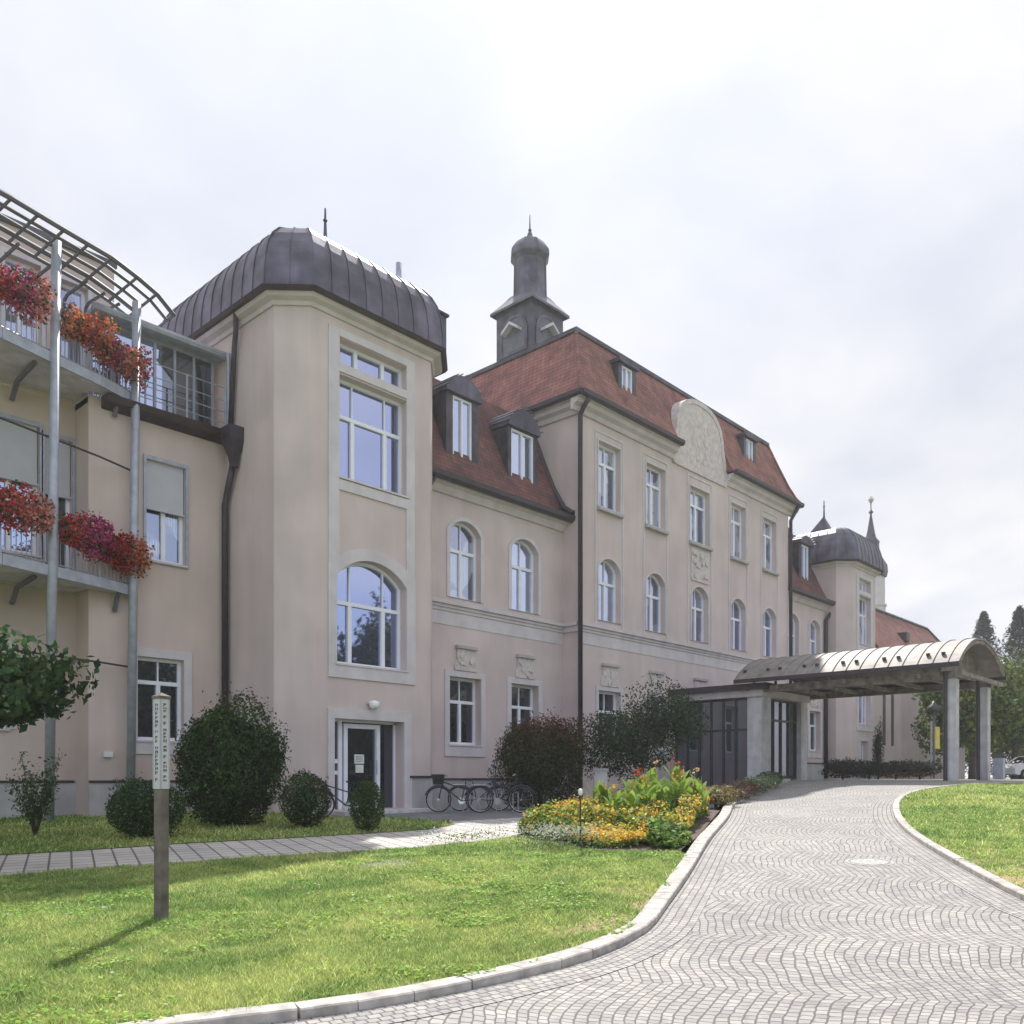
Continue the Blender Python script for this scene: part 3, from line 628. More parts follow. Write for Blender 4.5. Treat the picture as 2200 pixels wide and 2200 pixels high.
mb = MB(); gi = [(gu-2.75, 15.2), (gu-2.62, 15.85), (gu-2.3, 16.35), (gu-1.5, 16.8), (gu-.5, 17.1), (gu+.5, 17.1), (gu+1.5, 16.8), (gu+2.3, 16.35), (gu+2.62, 15.85), (gu+2.75, 15.2)]
mb.prism(Fr((0, .45), (1, 0), (0, 1)), gi, 0, 2.4); mb.build('gable_roof', 'copper', B)
# lantern turret on the roof
lc = (8.2, 9.67)
def rotbox(mb, c, h, z0, z1, rot=0.):
    mb.lathe((c[0], c[1], 0), [(h*math.sqrt(2), z0), (h*math.sqrt(2), z1)], 4, .5+rot)
mb = MB(); rotbox(mb, lc, 1.18, 20., 24.75); lan = mb.build('ridge_turret', 'copper_dark', B)
mb = MB(); mb.lathe((*lc, 0), [(2.0, 24.7), (2.0, 24.82), (1.3, 25.4), (1.0, 25.7)], 4, .5); mb.build('turret_roof', 'copper', lan)
for F in (Fr((lc[0], lc[1]-1.18), (1, 0), (0, -1)), Fr((lc[0]-1.18, lc[1]), (0, -1), (-1, 0))):
    mb = MB(); mb.poly(F, arch(-.75, .75, 22.6, 23.6, .6), .006); mb.build('louvre_opening', 'steel_dark', lan)
    mb = MB(); ringp(mb, F, arch(-.75, .75, 22.6, 23.6, .6), arch(-.9, .9, 22.45, 23.6, .75), 0, .05); mb.build('opening_frame', 'copper', lan)
    mb = MB(); mb.prism(F, [(-.55, 23.55), (0, 23.95), (.55, 23.55), (.55, 23.42), (0, 23.8), (-.55, 23.42)], .0, .35); mb.build('clock_hood', 'trim', lan)
mb = MB(); mb.lathe((*lc, 0), [(.9, 25.4), (.84, 25.8), (.82, 27.4), (.93, 27.55), (1.0, 27.62), (1.03, 27.72), (1.0, 27.95), (.88, 28.14), (.72, 28.36), (.4, 28.52), (.18, 28.7), (.1, 28.95)], 8, .5)
for k in range(8):
    a = 2*math.pi*(k+.5)/8; mb.tube([(lc[0]+.86*math.cos(a), lc[1]+.86*math.sin(a), 25.4), (lc[0]+.82*math.cos(a), lc[1]+.82*math.sin(a), 27.45)], .035, 5)
mb.build('lantern', 'copper', lan)
mb = MB(); mb.lathe((*lc, 0), [(.1, 28.65), (.05, 29.0), (.1, 29.08), (.04, 29.16), (.018, 29.85)], 8); mb.build('finial', 'dark_metal', lan, True)
# dormers
def dormer(F, uc, vb, w, h, front_d, back, hood, rise, mbody, mroof, parent, fwin=.62):
    """F.d measured outwards; body runs from d=front_d inwards by back"""
    u0, u1 = uc-w/2, uc+w/2; vt = vb+h; ow = w*fwin/2
    mb = MB(); out = [(u0, vb), (u1, vb), (u1, vt), (u0, vt)]; hole = rect(uc-ow, uc+ow, vb+.12, vt-.1)
    mb.poly(F, out, front_d, [hole])
    for i in range(4):
        a, b = hole[i], hole[(i+1) % 4]; mb.quad(F.P(*a, front_d), F.P(*b, front_d), F.P(*b, front_d-.12), F.P(*a, front_d-.12))
    for u in (u0, u1): mb.quad(F.P(u, vb-.3, front_d), F.P(u, vb-.3, front_d-back), F.P(u, vt, front_d-back), F.P(u, vt, front_d))
    d = mb.build('dormer', mbody, parent)
    r = MB(); o = .07; a1 = arch(u0-o, u1+o, vt-.06, vt+.08, rise, 10); r.prism(F, a1, front_d-back-.3, front_d+.12)
    if hood:      # standing seams over the hood
        for i in range(2, len(a1)): r.tube([F.P(a1[i][0], a1[i][1]+.01, front_d+.23), F.P(a1[i][0], a1[i][1]+.01, front_d-back)], .02, 4)
    r.build('dormer_roof', mroof, d)
    f = MB(); ringp(f, F, rect(uc-ow+.07, uc+ow-.07, vb+.19, vt-.17), rect(uc-ow, uc+ow, vb+.12, vt-.1), front_d-.12, front_d-.03); f.fbox(F, uc-.035, uc+.035, vb+.19, vt-.17, front_d-.12, front_d-.03)
    f.fbox(F, uc-ow-.06, uc+ow+.06, vb+.06, vb+.12, front_d-.1, front_d+.08)
    f.build('window_frame', 'white_frame', d); p = MB(); p.poly(F, rect(uc-ow, uc+ow, vb+.12, vt-.1), front_d-.1); p.build('pane', 'glass_bright', d)
for u in (3.15, 12.95): dormer(Fc, u, 15.75, 1.15, 1.75, -.15, 1.5, False, .12, 'copper_dark', 'copper_dark', B)

# wings
def wing(s0, s1, t, zt, wins, base, parent, gfz=(2.7, 4.85), gfskip=()):
    F = front(t); hs = []
    for u in wins: hs += [arch(u-.69, u+.69, 7.35, zt-1.4, .37), rect(u-.7, u+.7, *gfz)]
    wall(F, rect(s0, s1, -.2, zt), hs, 'stucco', parent)
    for i, u in enumerate(wins):
        window(F, parent, u-.69, u+.69, 7.35, zt-1.4, .37, surr=.13, trans=(.62,), glassm='glass', sill=False)
        window(F, parent, u-.7, u+.7, gfz[0], gfz[1], 0, surr=.2, surr_bottom=.38, trans=(.64,), glassm='glass_dark', depth=.3)
        keystone(F, u, gfz[1]+.21, gfz[1]+1.0, 1.0, parent)
    band(F, s0, s1, parent)
    m = MB(); m.fbox(F, s0, s1, -.2, base+.9, .002, .05); m.build('plinth', 'plinth', parent); m = MB(); m.fbox(F, s0, s1, base+.901, base+.95, .0, .09); m.build('plinth_cap', 'dark_metal', parent)
    m = MB(); m.prism(Fr((s0, t), (0, -1), (1, 0)), [(0, zt-.35), (.07, zt-.35), (.2, zt-.15), (.34, zt-.1), (.34, zt), (0, zt)], 0, s1-s0); m.build('eaves_moulding', 'cornice', parent)
    dz = zt-10.88
    prof = [(.42, 10.86), (.18, 11.05), (-.35, 12.1), (-.85, 13.2), (-1.25, 14.15), (-1.75, 15.1), (-2.3, 15.35), (-9, 16.3), (-9, 10.86)]
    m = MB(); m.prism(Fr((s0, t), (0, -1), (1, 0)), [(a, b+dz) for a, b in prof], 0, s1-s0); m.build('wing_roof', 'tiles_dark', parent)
    m = MB(); m.prism(Fr((s0, t), (0, -1), (1, 0)), [(.3, zt-.05), (.42, zt-.1), (.56, zt-.02), (.58, zt+.13), (.43, zt+.13), (.3, zt+.0)], 0, s1-s0); m.build('gutter', 'dark_metal', parent)
wing(-6.87, -.002, .75, 10.88, (-4.93, -2.08), .68, B)
wing(16.602, 22.85, .75, 11.2, (18.75, 21.4), 1.5, B, (3.1, 5.25))
Fw = front(.75)
dormer(Fw, -4.75, 11.55, 1.45, 2.5, -.3, 2.2, True, .5, 'copper_dark', 'copper', B, .6)
dormer(Fw, -1.85, 11.55, 1.5, 2.25, -.3, 2.2, True, .55, 'copper_dark', 'copper', B, .78)
for u in (18.4, 20.9): dormer(Fw, u, 12.0, 1.5, 2.3, -.3, 2.2, True, .3, 'copper_dark', 'copper', B, .6)
# edge strip where the wing roof meets the block
m = MB(); m.tube([(-.1, .2, 11.1), (-.1, .65, 11.4), (-.1, 1.15, 12.2), (-.1, 1.65, 13.3), (-.1, 2.05, 14.25), (-.1, 2.55, 15.2)], .1, 6); m.build('verge_flashing', 'dark_metal', B, True)
mb = MB(); mb.box((-7.75, -.02, 14.05), (-6.46, 2.4, 15.55)); ch = mb.build('roof_box', 'copper', B); mb = MB(); mb.box((-7.82, -.09, 15.551), (-6.4, 2.5, 15.62)); mb.build('box_cap', 'copper_dark', ch)
pipe([(-7.3, 1.2, 16.), (-7.3, 1.2, 17.3)], .09, 'steel', B, 'flue')
# towers
def tower(ds, zt, base, door, parent, wd=0.):
    x0, x1, t0 = -11.6+ds, -7.53+ds-wd, -.5; c = .66; xl, xr, tb = x0-c, x1+c, t0+c; back = 6.4
    F = front(t0); k = zt-13.9; Q = lambda z: z+k
    uL, uR = -10.82+ds, -8.45+ds-wd*.8
    win = [rect(uL+.12, uR+.05, Q(12.55), Q(13.2)), rect(uL+.1, uR+.05, Q(9.55), Q(12.25)), arch(uL, uR, 4.65, 6.95, .55)]
    hs = list(win)
    if door: hs.append(rect(uL-.08, uR-.1, base+.02, 3.2))
    else: hs.append(rect(uL+.3, uR-.4, 2.3, 3.7))
    wall(F, rect(x0, x1, -.2, zt), hs, 'stucco', parent, depth=.45)
    wall(Fr((xl, tb), (c/math.hypot(c, c), -c/math.hypot(c, c)), (-.7071, -.7071)), rect(0, c*math.sqrt(2), -.2, zt), [], 'stucco', parent)
    wall(Fr((x1, t0), (.7071, .7071), (.7071, -.7071)), rect(0, c*math.sqrt(2), -.2, zt), [], 'stucco', parent)
    wall(Fr((xl, back), (0, -1), (-1, 0)), rect(0, back-tb, -.2, zt), [], 'stucco', parent); wall(Fr((xr, tb), (0, 1), (1, 0)), rect(0, back-tb, -.2, zt), [], 'stucco', parent)
    window(F, parent, *[uL+.12, uR+.05], Q(12.55), Q(13.2), 0, mull=(.3, .7), trans=(), depth=.3, sill=False)
    window(F, parent, *[uL+.1, uR+.05], Q(9.55), Q(12.25), 0, mull=(.26, .74), trans=(.63,), depth=.3, leaf=.06)
    window(F, parent, uL, uR, 4.65, 6.95, .55, mull=(.26, .74), trans=(.58,), depth=.3, leaf=.06)
    m = MB(); a, b = uL-.25, uR+.3
    m.fbox(F, a, uL+.08, 7.12, Q(13.42), .002, .038); m.fbox(F, uR+.09, b, 6.95, Q(13.42), .002, .038); m.fbox(F, uR+.002, uR+.089, 7.12, Q(13.42), .002, .037); m.fbox(F, uL+.081, uR+.089, Q(13.22), Q(13.42), .002, .044)
    m.fbox(F, uL+.081, uR+.089, Q(12.3), Q(12.52), .002, .044); m.fbox(F, uL+.081, uR+.089, Q(9.2), Q(9.47), .002, .044)
    ringp(m, F, arch(uL, uR, 4.6, 6.95, .55), arch(uL-.26, uR+.32, 4.27, 7.2, .62), .002, .045)
    m.build('window_surround', 'trim', parent)
    P_ = [(xl, tb), (x0, t0), (x1, t0), (xr, tb), (xr, back), (xl, back)]
    mans(P_, [(.002, zt-.24), (.05, zt-.24), (.09, zt-.15), (.24, zt-.1), (.3, zt-.02), (.3, zt)], 'cornice', parent, 'eaves_moulding', cap=False)
    mans(P_, [(.26, zt-.01), (.40, zt-.02), (.46, zt+.06), (.4, zt+.1)], 'gutter_red', parent, 'gutter', cap=False)
    Pr = [(xl, tb), (x0, t0), (x1, t0), (xr, tb), (xr, back-c), (x1, back), (x0, back), (xl, back-c)]
    r = mans(Pr, [(.38, zt+.06), (.36, zt+.5), (.3, zt+.95), (.2, zt+1.3), (.02, zt+1.62), (-.22, zt+1.88), (-.5, zt+2.03), (-.75, zt+2.08), (-2.4, zt+2.15)], 'copper', parent, 'tower_roof', seam=.55)
    u = (x0+x1)/2+.05; m = MB(); m.add([(u-.55, t0+1.7, zt+2.05), (u+.45, t0+1.7, zt+2.05), (u+.45, t0+3.2, zt+2.05), (u-.75, t0+3.2, zt+2.05), (u-.08, t0+2.35, zt+3.35), (u+.1, t0+2.35, zt+3.35)], [(0, 1, 5, 4), (1, 2, 5), (2, 3, 4, 5), (3, 0, 4)])
    m.tube([(u, t0+2.35, zt+3.2), (u, t0+2.35, zt+3.7), (u, t0+2.35, zt+4.3)], [.07, .045, .025], 6); m.lathe((u, t0+2.35, zt+3.95), [(.02, -.07), (.07, 0), (.02, .07)], 8); m.build('finial', 'copper_dark', r)
    pl = MB()
    e0 = (uL-.3 if door else x1)
    if door: pl.fbox(F, uR+.181, x1, -.2, base+.86, .0, .05)
    else: pl.fbox(F, x0, x1, -.2, base+.86, .0, .05)
    pl.build('plinth', 'plinth', parent); pc = MB()
    if door: pc.fbox(F, uR+.101, x1+.02, base+.861, base+.92, .0, .09)
    else: pc.fbox(F, x0, x1, base+.861, base+.92, .0, .09)
    pc.build('plinth_cap', 'dark_metal', parent)
    if door:
        a, b, z1 = uL-.08, uR-.1, 3.2
        s = MB(); ringp(s, F, [(a, base), (b, base), (b, z1), (a, z1)], [(a-.2, base), (b+.28, base), (b+.28, z1+.26), (a-.2, z1+.26)], .002, .055); s.build('door_surround', 'trim', parent)
        d = MB(); D = -.42; d.fbox(F, a, a+.06, base, z1, D, D+.08); d.fbox(F, a+.38, a+.5, base, z1, D, D+.1); d.fbox(F, a+.06, a+.38, base+1.25, base+1.36, D, D+.08); d.fbox(F, a+.06, a+.38, base+.95, base+1.05, D, D+.08); d.fbox(F, b-.06, b, base, z1, D, D+.08); d.fbox(F, a, b, z1-.06, z1, D, D+.08)
        q = a+.55; dl = 1.1
        d.fbox(F, q, q+.12, base+.03, z1-.1, D+.02, D+.12); d.fbox(F, q+dl, q+dl+.12, base+.03, z1-.1, D+.02, D+.12); d.fbox(F, q+.12, q+dl, z1-.22, z1-.1, D+.02, D+.12); d.fbox(F, q+.12, q+dl, base+.03, base+.2, D+.02, D+.12)
        dr = d.build('entrance_door', 'white_frame', parent); tag(dr, 'white framed glass entrance door at the foot of the near tower')
        p = MB(); p.poly(F, rect(a+.03, b-.03, base, z1-.03), D+.03); p.build('pane', 'glass_dark', dr)
        p = MB(); p.fbox(F, q+.4, q+.72, base+1.25, base+1.5, D+.035, D+.05); p.fbox(F, q+.44, q+.7, base+1.0, base+1.22, D+.035, D+.05); p.build('notice', 'paper', dr)
        p = MB()
        for i in range(4): p.fbox(F, q+.44, q+.68, base+1.3+i*.045, base+1.315+i*.045, D+.051, D+.054)
        p.build('notice_text', 'ink', dr)
        h = MB(); h.tube([F.P(q+dl-.02, base+.95, D+.17), F.P(q+dl-.02, base+1.35, D+.17)], .015, 6); h.build('handle', 'chrome', dr)
        st = MB(); st.fbox(F, a-.3, b+.4, base-.3, base+.01, .06, .9); st.build('door_step', 'concrete', parent)
        l = MB(); l.fbox(F, a+1.08, a+1.36, 3.62, 3.7, .0, .2); l.lathe(F.P(a+1.22, 3.6, .14), [(.06, -.1), (.13, -.06), (.14, .02), (.12, .09), (.05, .13)], 12); l.build('wall_lamp', 'lamp_glass', parent, True)
    else:
        window(F, parent, uL+.3, uR-.4, 2.3, 3.7, 0, surr=.16, trans=(), depth=.3)
    return r
tower(0, 13.9, .78, True, B)
tower(35.1, 13.5, 1.55, False, B, .75)
# rainwater pipes
pipe([(-.12, -.55, 15.0), (-.12, -.3, 14.75), (-.09, -.12, 14.5), (-.09, -.12, .7)], .085, 'dark_metal', B)
pipe([(16.7, -.5, 15.0), (16.7, -.1, 14.4), (16.7, -.1, 1.5)], .09, 'dark_metal', B)
pipe([(-6.6, .3, 10.8), (-6.75, .45, 10.4), (-6.78, .6, 10.1), (-6.78, .6, 1.6)], .05, 'dark_metal', B)
pipe([(23.0, .15, 11.2), (22.95, .5, 10.8), (22.6, .62, 10.3), (22.6, .62, 1.6)], .1, 'dark_metal', B)
pipe([(-12.5, 1.6, 13.9), (-12.42, 1.75, 13.5), (-12.38, 1.9, 13.1), (-12.38, 2.1, 11.0)], .07, 'dark_metal', B)
# entrance porch
Pw, Pe, Pn = 6.14, 10.1, -3.9
def glazed_side(F, u0, u1, z0, z1, n, parent):
    f = MB()
    for i in range(n+1):
        u = u0+(u1-u0)*i/n; f.fbox(F, u-.03, u+.03, z0, z1, -.12, .0)
    f.fbox(F, u0, u1, z1-.08, z1-.001, -.11, -.01); f.fbox(F, u0, u1, z0+2.25, z0+2.33, -.11, -.01); f.fbox(F, u0, u1, z0, z0+.12, -.11, -.01)
    o = f.build('glazing_bars', 'dark_metal', parent); p = MB(); p.poly(F, rect(u0, u1, z0, z1), -.06); p.build('pane', 'glass_porch', o); return o
zp = 1.6
mb = MB(); mb.box((Pw-.15, Pn-.1, 4.72), (Pe+.15, -.002, 4.98)); mb.build('porch_fascia', 'cornice', B)
mb = MB(); mb.box((Pw-.4, Pn-.35, 4.981), (Pe+.4, -.002, 5.2)); mb.build('porch_roof', 'dark_metal', B)
mb = MB(); mb.box((Pw, Pn, 1.0), (Pw+.75, Pn+.6, 4.72)); mb.build('porch_pillar', 'concrete', B); mb = MB(); mb.box((Pe-.55, Pn, 1.0), (Pe, Pn+.6, 4.72)); mb.build('porch_pillar', 'concrete', B)
glazed_side(Fr((Pw+.1, 0), (0, -1), (-1, 0)), .05, 3.28, 1.2, 4.715, 6, B)
glazed_side(front(Pn+.2), Pw+.76, Pe-.56, zp, 4.715, 4, B)
# little drain rail and sign on porch
# ------------------------------------------------------------------ canopy over the drive
K = empty('entrance_canopy', (8.3, -7, 1.6), 'barrel vaulted metal canopy on square grey columns reaching out over the drive', 'canopy')
K2 = lambda mb, n, m, sm=False: (lambda o: (setattr(o, 'parent', K), setattr(o, 'location', (-8.3, 7, -1.6)), o)[2])(mb.build(n, m, None, sm))
c0, c1, kt0, kt1 = 5.5, 11.1, -10.95, -3.1; cm = (c0+c1)/2; hh = (c1-c0)/2; rise = 1.05; rr = (hh*hh+rise*rise)/(2*rise); aa = math.asin(hh/rr)
prof = [(cm+rr*math.sin(t), 5.33+rise-rr+rr*math.cos(t)) for t in np.linspace(-aa, aa, 25)]
mb = MB(); Fk = Fr((0, kt1), (1, 0), (0, -1)); Lk = kt1-kt0
mb.prism(Fk, prof+[(p[0], p[1]-.07) for p in prof[::-1]], 0, Lk)
k = 0
d = 0.
while d <= Lk+.01:
    mb.tube([Fk.P(p[0], p[1]+.015, d) for p in prof], .016, 5); d += .47
vault = K2(mb, 'vault_roof', 'canopy_metal')
d = .23; i = 0
while d < Lk:
    for q in (2,): mb = MB(); mb.box((prof[q][0]-.05, kt1-d-.05, prof[q][1]+.0), (prof[q][0]+.05, kt1-d+.05, prof[q][1]+.09))
    d += .47 if i % 2 else .94; i += 1; K2(mb, 'snow_guard', 'dark_metal')
for u in (c0, c1):
    mb = MB(); mb.box((u-.07, kt0-.03, 5.2), (u+.07, kt1, 5.34)); K2(mb, 'eaves_gutter', 'dark_metal')
mb = MB()
for u in (c0+.55, c1-.95): mb.box((u, kt0+.25, 4.86), (u+.2, kt1+.35, 5.12))
for d in np.arange(.3, Lk, 1.25): mb.box((c0+.3, kt1-d-.05, 4.94), (c1-.3, kt1-d+.05, 5.08))
for d in np.arange(.3, Lk, 1.25):
    mb.tube([(p[0], kt1-d, p[1]-.14) for p in prof[1:-1]], .06, 5)
K2(mb, 'roof_beams', 'timber')
mb = MB(); mb.prism(Fk, [(c0+.6, 5.125)]+[(p[0], p[1]-.2) for p in prof[4:-4]]+[(c1-.6, 5.125)], Lk-.8, Lk-.72); K2(mb, 'gable_boarding', 'timber')
for u in (6.25, 9.95):
    mb = MB(); mb.box((u-.19, -10.7, 1.2), (u+.19, -10.32, 4.86)); c_ = K2(mb, 'column', 'concrete')
    mb = MB(); mb.tube([(u-.29, -10.42, 1.55), (u-.29, -10.42, 5.1)], .065, 8); o = mb.build('drainpipe', 'dark_metal'); o.parent = c_
for u in (6.4, 8.2, 9.9):
    mb = MB(); mb.tube([(u, -3.45, 5.2), (u, -3.45, 5.5)], .06, 6); K2(mb, 'support_post', 'dark_metal')

# ------------------------------------------------------------------ annex on the left
A = empty('annex_building', (0, 0, 0), 'beige plastered building wing at far left with roller blinds, rooftop glasshouse and balconies in front', 'building')
F1 = front(2.5); F2 = front(3.32)
wall(F1, rect(-15.9, -12.0, -.2, 10.9), [rect(-14.5, -13.45, 7.2, 9.75), rect(-14.72, -13.5, 2.6, 4.72)], 'stucco_annex', A, depth=.3)
wall(Fr((-15.9, 3.32), (0, -1), (-1, 0)), rect(0, .82, -.2, 10.9), [], 'stucco_annex', A)
hs = [rect(-18.0, -16.73, 7.0, 10.1), rect(-16.32, -15.96-.0, 6.4, 9.95)]
wall(F2, rect(-30, -15.9, -.2, 10.9), [rect(-18.0, -16.73, 7.0, 10.1), rect(-16.62, -15.98, 6.5, 9.95), rect(-19.0, -17.42, 2.8, 4.7)], 'stucco_annex', A, depth=.3)
wall(F2, rect(-30, -14.95, 10.902, 14.7), [rect(-17.5, -16.7, 11.3, 14.0), rect(-16.25, -15.6, 11.3, 13.9)], 'stucco_annex', A, depth=.3)
mb = MB(); mb.box((-30, 3.25, 14.7), (-14.9, 9, 14.85)); mb.build('roof', 'grey_roof', A)
wall(Fr((-14.95, 3.32), (0, 1), (1, 0)), rect(0, 6, 10.9, 14.55), [], 'stucco_annex', A)
mb = MB(); mb.box((-15.9, 2.52, 10.75), (-12.25, 9, 10.95)); mb.build('terrace_floor', 'concrete', A)
def blindwin(F, u0, u1, v0, vt, vb, parent, **kw):
    f = window(F, parent, u0, u1, v0, vt, 0, mull=(.5,), trans=(), depth=.2, surr=0, **kw)
    b = MB(); b.fbox(F, u0+.03, u1-.03, vb, vt, -.09, -.05); b.fbox(F, u0, u1, vb-.05, vb, -.1, -.03); b.build('roller_blind', 'blind', f)
    g = MB(); ringp(g, F, rect(u0, u1, v0, vt), rect(u0-.07, u1+.07, v0-.07, vt+.1), .001, .05); g.build('guide_rail', 'steel', f)
blindwin(F1, -14.5, -13.45, 7.2, 9.75, 8.55, A, glassm='glass_bright'); blindwin(F2, -18.0, -16.73, 7.0, 10.1, 8.75, A); blindwin(F2, -16.62, -15.98, 6.5, 9.95, 8.6, A, glassm='glass_dark')
window(F1, A, -14.72, -13.5, 2.6, 4.72, 0, surr=.22, surr_bottom=.35, trans=(.7,), depth=.2, glassm='glass_dark')
window(F2, A, -19.0, -17.42, 2.8, 4.7, 0, surr=.18, trans=(.7,), depth=.2, glassm='glass_dark')
window(F2, A, -17.5, -16.7, 11.3, 14.0, 0, trans=(), depth=.22, surr=.1); window(F2, A, -16.25, -15.6, 11.3, 13.9, 0, trans=(), depth=.22, surr=.1, mull=())
mb = MB(); mb.prism(Fr((-15.6, 2.5), (0, -1), (1, 0)), [(0, 10.68), (.1, 10.72), (.25, 10.78), (.36, 10.78), (.42, 10.94), (0, 10.97)], 0, 3.75); mb.build('gutter', 'gutter_red', A)
mb = MB(); mb.lathe((-12.42, 1.85, 0), [(.1, 9.9), (.16, 10.2), (.34, 10.6), (.36, 10.95)], 4, .5); mb.build('rain_hopper', 'dark_metal', A)
pipe([(-12.42, 1.9, 10.0), (-12.4, 2.2, 9.4), (-12.4, 2.35, 9.0), (-12.4, 2.35, .8)], .09, 'dark_metal', A)
mb = MB(); mb.fbox(F1, -15.9, -12.3, -.2, 1.52, .002, .05); mb.fbox(F2, -30, -15.9, -.2, 1.52, .002, .05); mb.build('plinth', 'plinth', A)
mb = MB(); mb.fbox(F1, -15.9, -12.3, 1.521, 1.58, .0, .08); mb.fbox(F2, -30, -15.95, 1.521, 1.58, .0, .08); mb.build('plinth_cap', 'dark_metal', A)
mb = MB(); mb.fbox(F1, -15.55, -15.35, 2.15, 2.28, 0, .08); mb.build('wall_lamp', 'lamp_glass', A)
# rooftop glasshouse
Fp = front(2.85); mb = MB()
for u in np.linspace(-15.7, -12.5, 7): mb.fbox(Fp, u-.03, u+.03, 10.95, 13.0, -.06, .02)
mb.fbox(Fp, -15.7, -12.5, 12.95, 13.05, -.06, .03)
gh = mb.build('glasshouse', 'steel', A)
mb = MB(); mb.poly(Fp, rect(-15.7, -13.9, 10.95, 13.0), -.02); mb.build('pane', 'glass_bright', gh)
mb = MB(); mb.poly(Fp, rect(-13.9, -12.5, 10.95, 13.0), -.02); mb.build('pane', 'glass_porch', gh)  # left pane lighter, right darker: reflections put into the glass colour
mb = MB(); mb.box((-15.8, 2.55, 13.02), (-12.3, 6.5, 13.1)); mb.tube([(-15.8, 2.5, 13.12), (-12.25, 2.5, 13.12)], .11, 8); mb.build('glasshouse_roof', 'steel', gh)
mb = MB()
for u in (-14.6, -13.5, -12.42): mb.tube([(u, 2.3, 10.9), (u, 2.3, 12.15)], .025, 6)
mb.tube([(-12.36, 2.25, 10.9), (-12.36, 2.25, 13.1)], .05, 6)
for z in (11.2, 11.5, 11.8, 12.15): mb.tube([(-14.8, 2.3, z), (-12.42, 2.3, z)], .014, 5)
mb.build('terrace_railing', 'steel', A)

# balcony structure
S = empty('balcony_structure', (-16.95, 1.6, .6), 'grey steel posts, two bowed balconies and slatted pergola in front of the left building', 'balcony')
def sput(mb, n, m, sm=False, parent=None):
    o = mb.build(n, m, None, sm)
    if parent: o.parent = parent
    else: o.parent = S; o.location = (16.95, -1.6, -.6)
    return o
bpath = [(-21.5, 1.15), (-19.5, 1.05), (-18.2, 1.2), (-16.95, 1.6), (-15.85, 1.95), (-14.85, 2.38)]
def along(path, step):
    res = []
    for a, b in zip(path, path[1:]):
        L = math.dist(a, b); n = max(1, round(L/step))
        for q in range(n): res.append((a[0]+(b[0]-a[0])*q/n, a[1]+(b[1]-a[1])*q/n))
    return res+[path[-1]]
def slab(z0, z1, m='concrete'):
    out = bpath+[(-14.85, 2.46), (-15.93, 2.46), (-15.93, 3.3), (-21.5, 3.3)]
    mb = MB(); mb.loft([[(x, y, z0) for x, y in out], [(x, y, z1) for x, y in out]]); s = sput(mb, 'balcony_slab', m)
    e = MB()
    for a, b in zip(bpath, bpath[1:]):
        d = Vector((b[0]-a[0], b[1]-a[1])).normalized(); n = Vector((d.y, -d.x)); a2 = (a[0]+n.x*.002, a[1]+n.y*.002); b2 = (b[0]+n.x*.002, b[1]+n.y*.002)
        e.loft([[(*a2, z0-.03), (*b2, z0-.03), (b2[0]+n.x*.06, b2[1]+n.y*.06, z0-.03), (a2[0]+n.x*.06, a2[1]+n.y*.06, z0-.03)], [(*a2, z1+.03), (*b2, z1+.03), (b2[0]+n.x*.06, b2[1]+n.y*.06, z1+.03), (a2[0]+n.x*.06, a2[1]+n.y*.06, z1+.03)]])
    e.build('slab_edge', 'steel', s)
    for x in (-17.35, -15.3):
        br = MB(); br.tube([(x, 3.25 if x < -15.9 else 2.45, z0-.45), (x, 2.9 if x < -15.9 else 2.3, z0-.12), (x, 1.75 if x < -15.9 else 2.2, z0-.05)], .06, 6)
        br.build('bracket', 'steel_dark', s)
    r = MB(); ra = MB()
    for x, y in along(bpath, .115): ra.tube([(x, y+.03, z1+.08), (x, y+.03, z1+1.05)], .011, 4, False)
    for x, y in along(bpath, 1.1): ra.tube([(x, y+.03, z1), (x, y+.03, z1+1.1)], .025, 5)
    ra.tube([(x, y+.03, z1+1.1) for x, y in bpath], .03, 6); ra.tube([(x, y+.03, z1+.09) for x, y in bpath], .018, 5)
    sput(ra, 'railing', 'steel')
slab(11.0, 11.17); slab(6.2, 6.38)
for (x, y), zt in (((-16.98, 1.5), 13.75), ((-14.86, 2.2), 13.45)):
    mb = MB(); zb = g1(x, y)-.2; mb.tube([(x-.16, y, zb), (x, y, zt)], .105, 10); sput(mb, 'post', 'steel', True)
for z in (9.3, 4.4):
    mb = MB(); mb.tube([(x, y+.02, z) for x, y in bpath], .025, 6); sput(mb, 'tie_rail', 'dark_metal')
ppath = [(-20.6, .75), (-19.5, .88), (-18.3, 1.1), (-17.15, 1.4), (-16.0, 1.68), (-15.25, 2.03), (-14.6, 2.4), (-13.85, 3.05)]
for k, (dz, off) in enumerate(((0.25, -.42), (.16, -.2), (.1, .08), (.0, .3), (-.1, .5))):
    mb = MB(); e = 0 if k < 2 else .9
    pts = [(x-off*.35, y+off, 13.5+dz) for x, y in ppath]
    if k >= 2: pts = pts[:-1]
    mb.tube(pts, .06 if k in (0, 3) else .045, 6); sput(mb, 'pergola_rail', 'steel_dark')
for i, (x, y) in enumerate(along(ppath, .78)):
    if x < -19.5: continue
    mb = MB(); mb.tube([(x+.15, y-.42, 13.75), (x-.15, y+.5, 13.4)], .035, 5); sput(mb, 'pergola_slat', 'steel_dark')
for x in (-18.6, -17.7, -16.9, -16.1, -15.6, -15.15):
    yy = np.interp(x, [p[0] for p in ppath], [p[1] for p in ppath]); mb = MB(); mb.tube([(x-.1, 3.3, 13.1), (x-.1, 3.18, 13.35), (x-.1, 3.0, 13.41), (x, yy+.45, 13.43)], .04, 5); sput(mb, 'pergola_arm', 'steel_dark')
